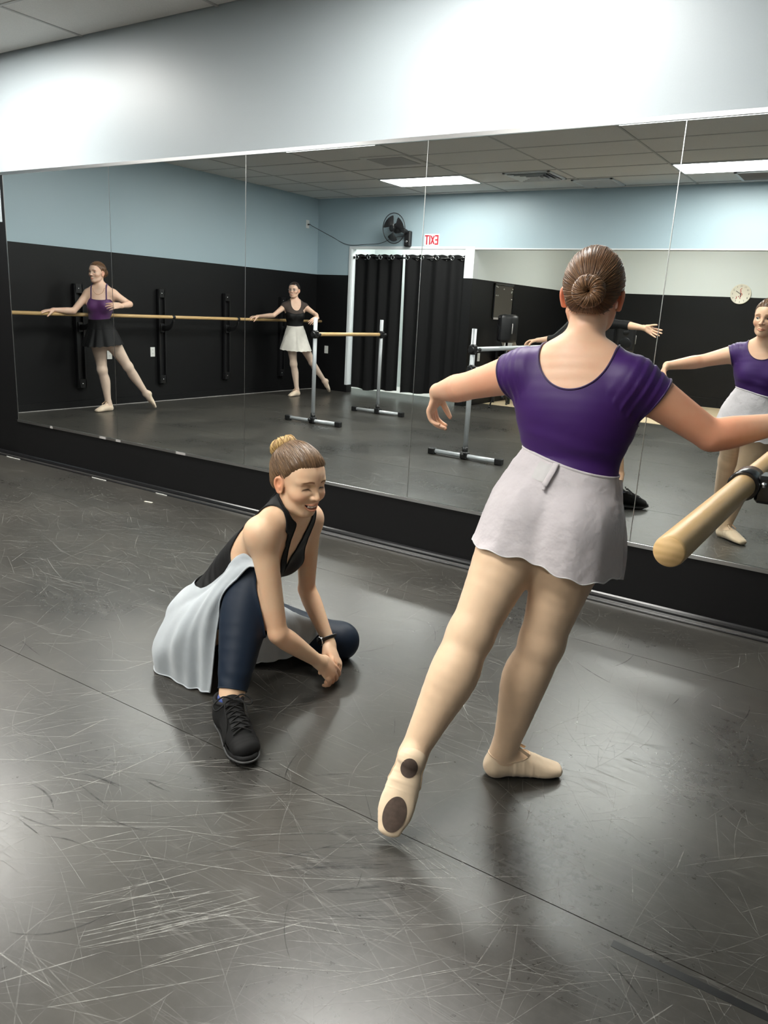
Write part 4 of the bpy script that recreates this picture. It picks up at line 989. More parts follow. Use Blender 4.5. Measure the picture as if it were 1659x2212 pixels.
def body_prims(J, s=1.0, g=1.0, bust=1.0, seat=1.0, foot=True, arm=1.0, leg=1.0, calf=1.0, trap=.012, widths=None):
    """J: joints in metres; s: stature scale; g: girth"""
    out = []; J = {k: np.array(v, float) for k, v in J.items()}
    hipc = (J['hipR']+J['hipL'])/2; shc = (J['shR']+J['shL'])/2; nk = J['neck']
    lh = nrm(J['hipR']-J['hipL']); ls = nrm(J['shR']-J['shL']); up = nrm(nk-hipc); fh = nrm(np.cross(up, lh)); fs = nrm(np.cross(up, ls))
    wst = J.get('waist', hipc*.56+nk*.44); chs = J.get('chest', hipc*.22+shc*.78-fs*.0)
    W = np.array(widths if widths is not None else [.105, .163, .158, .121, .140, .150, .120, .062])*s*g
    Dp = np.array([.085, .105, .102, .084, .098, .098, .068, .055])*s*g
    st = [hipc-up*.075*s, hipc-up*.01*s, hipc*.72+wst*.28+up*.02*s, wst, wst*.45+chs*.55, chs, nk*.55+shc*.45, nk]
    sd = [lh, lh, lh, nrm(lh+ls), ls, ls, ls, ls]
    out.append(tube_prim(st, W, Dp, np.array(sd), 4, .03))
    for sg, sh in ((1, 'R'), (-1, 'L')):
        S_ = J['sh'+sh]; E_ = J['el'+sh]; W_ = J['wr'+sh]; lat = nrm(S_-shc)
        out.append(tube_prim([nk+up*(.030+trap*.4)*s, nk*.55+S_*.45+up*trap*s, S_-lat*.01*s], s*g*np.array([.040, .042+min(0, trap)*.3, .044]), None, None, 4, .05*s if trap > 0 else .035*s))
        out.append(tube_prim([chs*.6+S_*.4-up*.03*s, S_-up*.012*s], s*g*np.array([.062, .046]), None, None, 4, .05*s))
        ua = nrm(E_-S_); fa = nrm(W_-E_); bend = nrm(np.cross(ua, fa)+1e-6)
        out.append(tube_prim([S_, S_*.72+E_*.28, S_*.4+E_*.6, E_], s*g*arm*np.array([.050, .046, .040, .034]), None, None, 4, .03*s))
        out.append(tube_prim([E_, E_*.78+W_*.22, E_*.4+W_*.6, W_], s*arm*np.array([.0345, .0385, .031, .0225])*(.5+.5*g), None, None, 4, .012*s))
        H, K, A_ = J['hip'+sh], J['knee'+sh], J['ank'+sh]; th = nrm(K-H); sk = nrm(A_-K)
        kf = J.get('kf'+sh); kf = nrm(fh-sk*(fh@sk)) if kf is None else nrm(kf-sk*(kf@sk))
        out.append(tube_prim([H+lat*.0, H*.72+K*.28, H*.35+K*.65, K], s*g*leg*np.array([.094, .086, .067, .052]), None, None, 4, .035*s))
        out.append(tube_prim([K, K*.88+A_*.12, K*.66+A_*.34-kf*.012*s, K*.3+A_*.7-kf*.004*s, A_], s*leg*calf*np.array([.051, .050, .0545, .040, .0315/calf**.8])*(.45+.55*g), None, None, 4, .025*s))
        out.append(ell_prim(K+kf*.012*s, s*np.array([.036]*3), None, .04*s))
        out.append(ell_prim(hipc+lh*sg*.072*s-fh*.052*s*seat-up*.015*s, s*g*np.array([.078, .078, .088])*seat, np.stack([lh, fh, up]), .04*s))
        if bust: out.append(ell_prim(chs+ls*sg*.068*s+fs*.068*s-up*.045*s, s*np.array([.056, .048, .056])*bust, np.stack([ls, fs, up]), .045*s))
        if foot and 'toe'+sh in J: out += foot_prims(A_, None, J['sole'+sh], J['toe'+sh], s)
    return out, dict(J=J, hipc=hipc, shc=shc, up=up, lh=lh, ls=ls, fh=fh, fs=fs, waist=wst, chest=chs, neck=nk)
def bbox(prims): return np.min([p.lo for p in prims], 0), np.max([p.hi for p in prims], 0)
def seg_t(P, a, b):
    a = np.asarray(a, float); b = np.asarray(b, float); ab = b-a; t = (P-a)@ab/(ab@ab); q = P-a-np.clip(t, 0, 1)[:, None]*ab; return t, np.linalg.norm(q, axis=1)
FLIP = False          # people seen only in the mirror are posed in the mirror's space and flipped back
def put(name, V, F, mat, parent=None, tint=None, **kw):
    V = np.array(V, float)
    if FLIP:
        V = V*np.array([1, -1, 1])
        F = F[:, ::-1] if isinstance(F, np.ndarray) else [tuple(f)[::-1] for f in F]
    o = mkobj(name, V, F, mat, parent, **kw)
    if tint is not None:
        a = o.data.attributes.new('tint', 'FLOAT_COLOR', 'POINT'); a.data.foreach_set('color', np.asarray(tint, np.float32).ravel())
    return o
def putmb(name, m, mat, parent, tint=None, **kw): return put(name, np.vstack(m.v), m.f, mat, parent, tint, mi=m.mi, sm=m.sm, **kw)
def person_root(label, loc):
    l_ = np.array(loc, float)*np.array([1, -1 if FLIP else 1, 1]); return thing('person', label, 'person', tuple(l_))
def body_mesh(root, prims, hi_boxes, h, mat, fr, hair=(.25, .17, .12), smile=0.0, browz=0.0, blush=()):
    lo, hi = bbox(prims); vol = Vol(prims, lo, hi, h); V, F = vol.mesh(); V = smooth_mesh(V, F, 1, .4)
    Vs, Fs, n = [], [], 0
    c_ = V[F].mean(1); keep = np.ones(len(F), bool)
    for a, b, hh in hi_boxes: keep &= ~((c_ > np.array(a)+.004) & (c_ < np.array(b)-.004)).all(1)
    V1, F1 = compact(V, F[keep]); Vs.append(V1); Fs.append(F1); n = len(V1)
    for a, b, hh in hi_boxes:
        pr = [p for p in prims if (p.lo < np.array(b)+.02).all() and (p.hi > np.array(a)-.02).all()]
        vv = Vol(pr, a, b, hh, 0.0); v, f = vv.mesh(); v = smooth_mesh(v, f, 1, .35); v, f = compact(v, f); Vs.append(v); Fs.append(f+n); n += len(v)
    V = np.vstack(Vs); F = np.vstack(Fs); T = head_tint(fr, V, hair, smile, browz)
    for p, r, c_, a in blush:
        w_ = np.exp(-(np.linalg.norm(V-np.array(p), axis=1)/r)**2)[:, None]*a; T[:, :3] = T[:, :3]*(1-w_)+np.array(c_)*w_
    put('body', V, F, mat, root, T); return vol
def eyes(root, fr, gaze=(0, 1, 0)):
    for s_ in (-1, 1):
        c_ = fr.p(s_*.031, .0662, -.0035); g_ = nrm(fr.d(gaze)); r = .0140*fr.s; m = MB()
        a = [0, .16, .17, .40, .42, .9, 1.4, 2.2, pi]; m.lathe([(r*math.sin(x), r*math.cos(x)+(.0006 if x < .41 else 0)) for x in a], c_, g_, 18)
        m.mi = [(2 if i < 18*1 else 1 if i < 18*3 else 0) for i in range(len(m.f))]; putmb('eye', m, ['eye_white', 'eye_iris', 'eye_pupil'], root)
def teeth(root, fr):
    m = MB()
    for i in range(-3, 3):
        x = (i+.5)*.0062; m.obox(fr.p(x, .0872-9*x*x, -.0655+7.0*x*x), np.array([.0030, .0018, .0046])*fr.s, fr.A, 0, .0009)
    putmb('teeth', m, 'teeth', root)
    m = MB(); m.grid([[fr.p(x, .076-8*x*x, z) for x in np.linspace(-.024, .024, 7)] for z in (-.078, -.054)]); putmb('mouth_inside', m, 'mouth_dark', root)
HL_Y = [-.12, -.085, -.055, -.036, -.022, -.004, .014, .030, .046, .062, .10]
HL_Z = [-.060, -.062, -.058, -.042, -.010, .020, .006, .025, .046, .063, .073]
def hair(root, fr, bun, mat, nstr=700, seed=1, bun_r=.036, bun_h=.026, mat2=None, h=.004, cap=.0055, part=False, wavy=.0, hl=0.0, puff=0.0, messy=0.0, sink=0.0):
    P = fr.p; S = fr.s
    pr = [ell_prim(P(0, -.014, .026), np.array([.0735+cap, .094+cap+puff, .085+cap+puff])*S, fr.A, .02), ell_prim(P(0, .030, .018), np.array([.060+cap, .062+cap*.7, .066+cap])*S, fr.A, .03*S),
          ell_prim(P(0, -.055, -.030), np.array([.052, .042, .045])*S, fr.A, .03*S)]
    def g(V):
        q = fr.loc(V); ax = np.abs(q[:, 0]); z = np.interp(q[:, 1], HL_Y, HL_Z)+hl*(q[:, 1] > .02); z = z+.0015*np.sin(q[:, 0]*900)+.001*np.sin(q[:, 0]*2100+q[:, 1]*700)
        return q[:, 2]-z
    lo, hi = bbox(pr); v = Vol(pr, lo, hi, h); V, F = v.mesh(); V, F = clip_mesh(V, F, g); b = nrm(np.array(bun, float)); r = np.random.default_rng(seed)
    q = fr.loc(V); ang = np.arctan2(*((q/np.linalg.norm(q, axis=1, keepdims=True))@np.linalg.svd(b[None])[2][1:].T).T); nV = vnormals(V, F)
    st_ = np.sin(ang*46+3*np.sin(ang*7))*.5+np.sin(ang*83+1)*.35; edge = np.clip(g(V)/.030/S, 0, 1)**.7
    V = V+nV*(st_*.0011*S*edge)[:, None]-nV*((1-edge)*.0068*S)[:, None]
    T = np.ones((len(V), 4), np.float32); T[:, :3] = (.30+.30*st_)[:, None]
    hp = put('hair', V, F, mat, root, np.clip(T, 0, 1))
    # strands combed toward the bun
    o_ = np.array([0, -.014, .02]); d0 = nrm(r.normal(size=(nstr*4, 3))+np.array([0, .1, .1]))
    def surf(dirs):
        lo_ = np.zeros(len(dirs)); hi_ = np.full(len(dirs), .16)
        for _ in range(18):
            m = (lo_+hi_)/2; ins = feval(pr, fr.o+((o_+dirs*m[:, None])*S)@fr.A) < 0; lo_ = np.where(ins, m, lo_); hi_ = np.where(ins, hi_, m)
        return fr.o+((o_+dirs*lo_[:, None])*S)@fr.A
    ok = g(surf(d0)) > -.001*S; d0 = d0[ok][:nstr]; bb_ = nrm(b*.11-o_); n = 9; allp = []
    for j in range(n):
        om = np.arccos(np.clip(d0@bb_, -1, 1))[:, None]; t = np.minimum(1, (j/(n-1))*np.minimum(.75, .055/np.maximum(om*.1, .01))); t = np.minimum(t, .92)
        dd = nrm((np.sin((1-t)*om)*d0+np.sin(t*om)*bb_)/np.maximum(np.sin(om), 1e-3)); dd = nrm(dd+wavy*np.sin(j*1.1+r.uniform(0, 6, (len(d0), 1)))*np.cross(dd, bb_))
        allp.append(surf(dd))
    allp = np.stack(allp, 1); nn = nrm(allp-P(o_)); lift = (r.uniform(-.0006, .0014, (len(d0), 1))*np.sin(np.linspace(.25, pi-.25, n))[None])*S
    allp = allp+nn*lift[..., None]; m = MB(); rad = .0009*S*np.sin(np.linspace(.35, pi-.35, n)); ts = []
    for i in range(len(d0)): m.tube(allp[i], rad*r.uniform(.6, 1.6), 3, caps=False); ts.append(np.full(3*n, np.clip(r.normal(.5, .3), 0, 1)))
    ts = np.concatenate(ts); T = np.ones((len(ts), 4), np.float32); T[:, :3] = ts[:, None]; putmb('hair_strands', m, mat, hp, T, kind='stuff')
    # bun: a ring of hair wound over itself, strands running from the rim into its centre
    bd = nrm(fr.d(b)); c_ = surf(bb_[None])[0]; u = nrm(np.cross(bd, fr.A[2]+.01)); w_ = np.cross(bd, u); Rm, rm = bun_r*.60*S, bun_r*.50*S; c_ = c_+bd*(rm*.55*bun_h/.03-sink)
    def tor(a_, ph, dr): return c_+(u*math.cos(a_)+w_*math.sin(a_))*(Rm+(rm+dr)*math.cos(ph))+bd*((rm+dr)*math.sin(ph)*bun_h/.03)
    m = MB(); m.grid([[tor(a_, ph, -.0012*S) for ph in np.linspace(0, 2*pi, 15)[:-1]] for a_ in np.linspace(0, 2*pi, 29)], closed=True); ts = [np.full(29*14, .12)]
    for i in range(210):
        a0 = r.uniform(0, 2*pi); tw = r.uniform(.35, 1.0)+messy*r.normal(); o0 = r.uniform(-.0010, .0012)*S; o1 = messy*.0035*S*abs(r.normal()); p0, p1 = r.uniform(-1.0, -.2), r.uniform(2.4, 3.6)
        pts = [tor(a0+tw*q_, p0+(p1-p0)*q_, o0+o1*math.sin(pi*q_)) for q_ in np.linspace(0, 1, 9)]
        m.tube(pts, .0017*S*r.uniform(.6, 1.4)*np.array([.5, .8, 1, 1, 1, 1, 1, .8, .4]), 4, caps=False); ts.append(np.full(36, np.clip(r.normal(.5, .3), 0, 1)))
    ts = np.concatenate(ts); T = np.ones((len(ts), 4), np.float32); T[:, :3] = ts[:, None]; putmb('hair_bun', m, mat2 or mat, root, T)
    return pr
def garment(root, vol, name, mat, g, off=.003, fold=None, bind=None, bind_r=.0022, it=1, min_loop=12, bname='binding'):
    V, F = vol.mesh(off); V = smooth_mesh(V, F, it, .5)
    if fold is not None: V = V+vnormals(V, F)*fold(V)[:, None]
    V, F = clip_mesh(V, F, g); o = put(name, V, F, mat, root)
    if bind:
        for lp in boundary_loops(F):
            if len(lp) < min_loop: continue
            m = MB(); m.tube(loop_smooth(V[lp], 6, 2), bind_r, 6, closed=True); putmb(bname, m, bind, o)
    return o
def skirt(root, vol, name, mat, c0, axis, top, hem, n=120, nh=26, gap=.006, flare=.25, folds=((11, .006, .3), (23, .003, 1.)), fwd=(0, 1, 0), bind=None, rmax=.32, floorz=None, thick=.0):
    """c0: centre at the waist; axis: downwards; top(th), hem(th): distances along the axis; th = 0 is forward, positive to the right"""
    ax = nrm(np.array(axis, float)); f = np.array(fwd, float); f = nrm(f-ax*(f@ax)); rt = np.cross(f, -ax); c0 = np.array(c0, float); th = np.arange(n)*2*pi/n
    D = f[None]*np.cos(th)[:, None]+rt[None]*np.sin(th)[:, None]; T0 = np.array([top(t) for t in th]); T1 = np.array([hem(t) for t in th]); rs = np.linspace(0, rmax, 110); G = np.zeros((nh, n, 3)); R0 = None
    for j in range(nh):
        u = j/(nh-1); hgt = T0+(T1-T0)*u; C_ = c0[None]+ax[None]*hgt[:, None]
        X = C_[:, None, :]+D[:, None, :]*rs[None, :, None]; ins = vol.sample(X) < 0; last = np.where(ins.any(1), rs[ins.shape[1]-1-np.argmax(ins[:, ::-1], 1)], .05)+gap
        for _ in range(3): last = np.maximum(last, .5*last+.25*(np.roll(last, 1)+np.roll(last, -1)))
        if R0 is None: R0 = last
        else: R0 = np.maximum(last, R0+flare*(T1-T0)/(nh-1)*min(1, u*2.2))
        for _ in range(2): R0 = np.maximum(last, .5*R0+.25*(np.roll(R0, 1)+np.roll(R0, -1)))
        rr = R0.copy()
        for k, amp, ph in folds: rr = rr+amp*(u**1.3)*(1+np.sin(k*th+ph+.8*np.sin(2*th+ph)))
        G[j] = C_+D*rr[:, None]+ax[None]*(.004*np.sin(17*th)*u)[:, None]
    m = MB(); m.grid(G, closed=True); o = putmb(name, m, mat, root)
    if bind: m = MB(); m.tube(loop_smooth(G[-1], 1), .0016, 5, closed=True); putmb('hem', m, bind, o)
    return G, o
def slipper(root, an, toe, n, s, mat='slipper_canvas', pad=True, h=.0028, strap=True, knee=None, detail=True):
    an = np.array(an, float); toe = np.array(toe, float); n0 = n; n, f = foot_frame(an, toe, n, s); pr = foot_prims(an, None, n0, toe, s); lo, hi = bbox(pr); v = Vol(pr, lo, hi, h); V, F = v.mesh(.0028); V = smooth_mesh(V, F, 2, .5); sd = np.cross(f, n)
    V = V+vnormals(V, F)*(vnoise(V, 190, 3)*.0010+np.maximum(0, np.sin(((V-an)@f)*260))*.0009*(np.abs((V-an)@f-.06*s) < .05*s))[:, None]
    L = np.linalg.norm(toe-an)
    def g(P):
        x = (P-an)@f/s; z = -(P-an)@n/s                      # z: height over the ankle towards the leg
        cutz = np.interp(x, [-.06, -.045, -.02, .01, .05, .085, .12], [-.006, -.010, -.020, -.026, -.020, -.010, .05])
        return cutz-z
    V, F = clip_mesh(V, F, g); o = put('ballet_slipper', V, F, mat, root)
    for lp in boundary_loops(F):
        if len(lp) > 20: m = MB(); m.tube(loop_smooth(V[lp], 8, 2), .0024*s, 6, closed=True); putmb('elastic_edge', m, 'elastic_tan', o)
    if strap and n[2] < -.8:
        for sg in (-1, 1):
            a_ = an+f*.075*s+sd*sg*.026*s+n*.006*s; b_ = an-f*.028*s-sd*sg*.030*s+n*.004*s; mid = an+f*.040*s-n*.018*s-sd*sg*.004*s
            P_ = catmull([a_, mid+sd*sg*.018*s, mid-sd*sg*.018*s, b_], 5); m = MB(); m.tube(P_, .0050*s, 6, flatten=.3, up=-n+f*.6); putmb('elastic_strap', m, 'elastic_tan', o)
    if n[2] < -.8 and detail:
        V3, F3 = v.mesh(.0016)
        def g3(P):
            x = (P-an)@f/s; z = -(P-an)@n/s; return np.minimum(np.minimum(-.014-x, z+.030), (.010-z)-np.abs((P-an)@sd)/s*.3)
        V3, F3 = clip_mesh(V3, F3, g3)
        if len(F3): put('heel_lining', V3, F3, 'lining_pink', o)
    if pad:
        for c_, a_, b_ in ((toe-f*.055*s, .048, .032), (an+f*.046*s, .026, .024)):
            V2, F2 = v.mesh(.0042); x0 = np.array(c_)
            def g2(P): q = P-x0; return np.minimum(1-((q@f)/(a_*s))**2-((q@sd)/(b_*s))**2, ((P-an)@n/s-(.0 if a_ < .03 else -.02))*20)
            V2, F2 = clip_mesh(V2, F2, lambda P: np.minimum(g2(P), (vnormals_at(v, P)@n)-.35))
            if len(F2): put('suede_pad', V2, F2, 'sole_suede', o)
    return o
def vnormals_at(v, P):
    e = v.h; return nrm(np.stack([v.sample(P+np.eye(3)[k]*e)-v.sample(P-np.eye(3)[k]*e) for k in range(3)], -1))
# ================================================================== PEOPLE
def neck_prim(B, fr, s, r=.054): return tube_prim([B['neck']-B['up']*.03*s, fr.p(0, -.022, -.088), fr.p(0, -.020, -.03)], np.array([r*1.10, r*.97, r*.98])*s, None, None, 4, .014*s)
def arm_cut(V, J, sh, e, r0=.085):
    """negative where the sleeve has ended"""
    S_, E_, W_ = (np.array(J[k+sh], float) for k in ('sh', 'el', 'wr')); t, r = seg_t(V, S_, E_); t2, r2 = seg_t(V, E_, W_+(W_-E_)*.75); ln = np.linalg.norm(E_-S_)
    k = np.where((r < r0) & (t > .05), (e-t)*ln, 1.0)
    for pts in J.get('hand'+sh, ()):
        for q_ in pts: k = np.where(np.linalg.norm(V-q_, axis=1) < .030, -.05, k)
    return np.where((r2 < np.minimum(r, .16)) & (t > .6), -.05, k)
def arm_folds(V, J, up, amp=.0015, fr_=64, ctr=.08, wd=.22):
    o = 0
    for sh in 'RL':
        a, b = np.array(J['sh'+sh]), np.array(J['el'+sh]); t, r = seg_t(V, a, b); m = np.exp(-((t-ctr)/wd)**2)*(r < .09); u = (V-a)@up
        o = o+m*(amp*np.sin(t*fr_+u*22)+amp*.5*np.sin(t*fr_*2+u*60))
    return o
# ---- the girl in purple, back to the camera, facing the mirror
def girl():
    s = .91
    J = dict(hipL=(-.785, -1.61, .79), hipR=(-.643, -1.60, .785), kneeR=(-.697, -1.640, .43), ankR=(-.765, -1.662, .082), kneeL=(-.831, -1.815, .472), ankL=(-.880, -1.990, .190),
             toeR=(-.628, -1.556, .020), soleR=(0, 0, -1), toeL=(-.866, -2.118, .026), soleL=(.42, -.70, .52), kfR=(.8, .6, 0), kfL=(-.5, .6, .1),
             shL=(-.842, -1.600, 1.158), shR=(-.556, -1.585, 1.158), elL=(-1.040, -1.560, 1.095), wrL=(-1.205, -1.418, 1.058), elR=(-.368, -1.50, 1.035), wrR=(-.222, -1.405, 1.078),
             neck=(-.700, -1.575, 1.215), waist=(-.690, -1.585, .945), chest=(-.692, -1.585, 1.085))
    root = person_root('girl seen from behind in purple leotard and white wrap skirt, one leg extended back', (-.73, -1.66, 0))
    fr = Frame((-.702, -1.530, 1.368), (-.20, 1, -.02), (.02, .03, 1), .955)
    pr, B = body_prims(J, s, 1.09, .75, 1.05, arm=1.13, leg=1.08, calf=1.13, trap=-.014, widths=[.105, .152, .155, .125, .150, .160, .128, .064])
    pr.append(neck_prim(B, fr, s))
    hp = head_prims(fr)
    hl = hand_prims(J['wrL'], (-.22, .12, -.62), (.80, .15, -.25), False, .84, (.50, .55, .58, .60), .05, (.35, .6, .3))
    hr = hand_prims(J['wrR'], (.35, .75, -.10), (0, -.1, -1), True, .86, (.35, .4, .4, .4), .08, (.5, .5, .3))
    allp = pr+hp+hl+hr
    bx = [(fr.o-np.array([.105, .125, .118]), fr.o+np.array([.105, .125, .115]), .0022)]
    for hnd in (hl, hr):
        lo, hi = bbox(hnd); bx.append((lo-.004, hi+.004, .0022))
    vol = body_mesh(root, allp, bx, .0055, 'skin_warm', fr, (.46, .33, .23), blush=[(J['elL'], .13, (1, .76, .70), .6), ((-.93, -1.62, 1.12), .08, (1, .74, .68), .6), (J['elR'], .11, (1, .62, .52), .8), ((-.47, -1.56, 1.10), .1, (1, .70, .60), .7), (fr.p(-.082, -.01, -.012), .035, (1, .5, .42), .9), (fr.p(.082, -.01, -.012), .035, (1, .5, .42), .7)])
    eyes(root, fr, (-.25, 1, -.05))
    hair(root, fr, (.04, -.92, -.02), 'hair_brown', 1700, 4, .0375, .030, h=.003, puff=.004)
    shc, up, ls, fs = B['shc'], B['up'], B['ls'], B['fs']
    def g(V):
        q = V-B['neck']; x = q@ls; z = q@up; y = q@fs; back = y < .0
        deep = np.where(back, .108, .095); wd = np.where(back, .098, .092)
        sc = np.maximum(((x/wd)**2+((z-.015)/deep)**2-1)*.05, -z-.2); sc = np.where(z > .015, np.abs(x)-wd, sc)
        return np.minimum(np.minimum(sc, np.minimum(arm_cut(V, J, 'L', .22), arm_cut(V, J, 'R', .30))), V[:, 2]-.755)
    def fold(V):
        zz = V[:, 2]; return arm_folds(V, J, up)+.0010*np.sin(zz*120+V[:, 0]*25)*np.exp(-((zz-.985)/.05)**2)
    garment(root, vol, 'leotard', 'leotard_purple', g, .0035, fold, 'binding_purple', .0028)
    garment(root, vol, 'tights', 'tights_tan', lambda V: .80-V[:, 2], .0018, it=2)
    ax = np.array([-.10, -.03, -1.0])
    G, sk = skirt(root, vol, 'wrap_skirt', 'skirt_white', (-.692, -1.588, .936), ax, lambda t: .012*math.sin(t), lambda t: float(np.interp((math.degrees(t)+180) % 360, [0, 45, 90, 180, 270, 315, 360], [.246, .250, .257, .270, .268, .270, .246])), n=168, nh=34, gap=.0065, flare=.12,
                  folds=((2, .004, 1.), (5, .0045, 2.2), (9, .002, 2.)), bind='hem_thread')
    m = MB(); m.tube(loop_smooth(G[0], 2), .0040, 6, closed=True, flatten=.5); putmb('waistband', m, 'skirt_white', sk)
    n = G.shape[1]; dc = G.mean(1, keepdims=True); out = nrm(G-dc)
    iB = n//2
    def onskirt(j, i, lift): return G[j, i % n]+out[j, i % n]*lift
    # tied loop at the back, stitched patch and a loose end at the right side
    m = MB(); P = [onskirt(0, iB+1, .004), onskirt(2, iB+1, .007), onskirt(5, iB+2, .007), onskirt(8, iB+3, .006)]
    m.tube(catmull(P, 4), .0085, 8, flatten=.35, up=np.cross(out[3, iB], (0, 0, 1))); putmb('waist_tie', m, 'skirt_white', sk)
    m = MB(); m.tube(catmull([onskirt(8, iB+3, .008), onskirt(9, iB+2, .008), onskirt(9, iB+3, .008)], 4), .0040, 6); putmb('tie_knot', m, 'skirt_white', sk)
    m = MB(); m.grid([[onskirt(j, i, .0025) for i in range(iB+3, iB+14)] for j in range(1, 8)]); putmb('stitched_patch', m, 'hem_thread', sk)
    iR = int(n*.245); m = MB()
    w0 = G[1, iR]; Pp = []
    for u in np.linspace(0, 1, 14):
        c_ = w0+np.array([.004+.016*math.sin(u*3.1)-.006*u, .012, 0])+np.array([.004, .012, -1])*(.272*u)
        wd = .004+.040*u**1.4; Pp.append([c_+np.array([.86, .5, 0])*wd*k+np.array([.004*math.sin(k*4+u*5), 0, 0]) for k in np.linspace(-.6, 1, 7)])
    m.grid(Pp); putmb('skirt_flap', m, 'skirt_white', sk)
    slipper(root, J['ankR'], J['toeR'], J['soleR'], s, 'slipper_canvas', h=.0028)
    slipper(root, J['ankL'], J['toeL'], J['soleL'], s, 'slipper_canvas', h=.0028)
girl()

# ---- the teacher sitting back on her heel, reaching down
def teacher():
    s = 1.0
    J = dict(hipR=(-1.935, -1.725, .195), hipL=(-1.945, -1.585, .175), kneeR=(-1.655, -1.755, .448), ankR=(-1.552, -1.972, .092), kneeL=(-1.60, -1.335, .072), ankL=(-1.945, -1.535, .050),
             kfR=(.8, -.2, .3), kfL=(.6, .5, -.6), shR=(-1.575, -1.812, .605), shL=(-1.622, -1.520, .588), elR=(-1.513, -1.796, .277), wrR=(-1.478, -1.614, .120), elL=(-1.685, -1.440, .290), wrL=(-1.547, -1.470, .118),
             neck=(-1.590, -1.672, .648), waist=(-1.825, -1.665, .375), chest=(-1.665, -1.668, .525))
    root = person_root('woman crouching on the floor in black tank top, navy leggings and grey skirt, smiling', (-1.75, -1.65, 0))
    fr = Frame((-1.532, -1.690, .768), (.965, -.19, -.17), (.17, -.02, 1), .97)
    pr, B = body_prims(J, s, .93, .85, .95, foot=False, arm=.94, leg=1.10, calf=1.30)
    pr.append(neck_prim(B, fr, s, .049))
    hp = head_prims(fr, 1.0, .0005, .002)
    hr = hand_prims(J['wrR'], (.15, .55, -.62), (-.75, .15, -.35), True, .96, (.25, .35, .45, .5), .03, (.3, .4, .3))
    HR = [list(q_) for q_ in HAND_PTS]
    hl = hand_prims(J['wrL'], (.62, -.38, -.50), (.15, -.55, -.80), False, .96, (.35, .45, .55, .55), .05, (.3, .35, .2)); HL = [list(q_) for q_ in HAND_PTS]
    allp = pr+hp+hr+hl+foot_prims(J['ankL'], None, (-.2, .5, .85), (-2.08, -1.62, .035), s)
    bx = [(fr.o-np.array([.13, .12, .13]), fr.o+np.array([.13, .12, .13]), .0019)]
    lo, hi = bbox(hr+hl); bx.append((lo-.004, hi+.004, .0022))
    vol = body_mesh(root, allp, bx, .0055, 'skin_fair', fr, (.26, .15, .09), 1.0, .001, blush=[(J['elR'], .07, (1, .78, .70), .5), (J['elL'], .07, (1, .78, .70), .5), (fr.p(.088, -.012, -.012), .03, (1, .62, .52), .8), ((-1.47, -1.55, .05), .06, (1, .70, .62), .6)])
    eyes(root, fr, (.15, .9, -.30)); teeth(root, fr)
    hair(root, fr, (0, -.72, .60), 'hair_blond_brown', 1700, 6, .042, .034, 'hair_blonde_tip', h=.003, puff=.003, wavy=.006, messy=.45, sink=.020)
    up, ls, fs = B['up'], B['ls'], B['fs']
    def g(V):
        q = V-B['neck']; x = np.abs(q@ls); z = q@up; y = q@fs; front = y > .0
        xin = np.where(front, np.interp(z, [-.175, -.17, -.06, .0, .04, .08], [-.3, .0, .034, .044, .052, .066]), np.interp(z, [-.05, -.02, .0, .04, .08], [-.3, .0, .03, .052, .066]))
        xout = np.where(front, np.interp(z, [-.27, -.21, -.15, -.08, 0, .08], [.30, .165, .112, .090, .086, .090]), np.interp(z, [-.33, -.27, -.19, -.10, -.04, .0, .08], [.30, .165, .095, .075, .078, .086, .090]))
        k = np.minimum(np.minimum(np.minimum(x-xin, xout-x), .070-z), np.interp(z, [-.04, -.01, .02, .07], [1, .11, .075, .02])-y)
        td = np.min([seg_t(V, a_, b_)[1] for a_, b_ in ((B['hipc'], B['waist']), (B['waist'], B['chest']), (B['chest'], B['neck']))], 0)-.172
        ld = np.min([seg_t(V, J[a_], J[b_])[1]-r_ for a_, b_, r_ in (('hipR', 'kneeR', .085), ('kneeR', 'ankR', .065), ('hipL', 'kneeL', .085), ('kneeL', 'ankL', .06))], 0)
        k = np.minimum(k, (ld-td)*.5)
        return np.minimum(np.minimum(k, np.minimum(arm_cut(V, J, 'R', .0), arm_cut(V, J, 'L', .0))), (V-np.array(B['waist']))@up+.115)
    def legpart(V, sh): 
        _, r1 = seg_t(V, J['hip'+sh], J['knee'+sh]); t2, r2 = seg_t(V, J['knee'+sh], J['ank'+sh]); return r1, r2, t2
    garment(root, vol, 'tank_top', 'knit_black', g, .0035, lambda V: .0012*np.sin(((V-B['neck'])@up)*150+V[:, 0]*20)*np.exp(-((((V-B['neck'])@up)+.33)/.08)**2), 'knit_charcoal', .0026)
    def gl(V):
        rR1, rR2, tR = legpart(V, 'R'); rL1, rL2, tL = legpart(V, 'L'); ld = np.minimum(np.minimum(rR1-.080, rR2-.056), np.minimum(rL1-.080, rL2-.056)); ad = np.full(len(V), 9.)
        for sh, hd in (('R', HR), ('L', HL)):
            for a_, b_, r_ in ((J['sh'+sh], J['el'+sh], .046), (J['el'+sh], J['wr'+sh], .036)): ad = np.minimum(ad, seg_t(V, a_, b_)[1]-r_)
            for pts in hd: ad = np.minimum(ad, np.linalg.norm(V-pts[1], axis=1)-.05); ad = np.minimum(ad, np.linalg.norm(V-pts[-1], axis=1)-.03)
        td = np.min([seg_t(V, a_, b_)[1] for a_, b_ in ((B['hipc'], B['waist']), (B['waist'], B['chest']), (B['chest'], B['neck']))], 0)-.150
        k = np.minimum(np.minimum(np.minimum(.09-ld, (td-ld-.004)*.5), (ad-ld+.020)*.5), np.where(rR2 < .10, (.900-tR)*.4, 1))
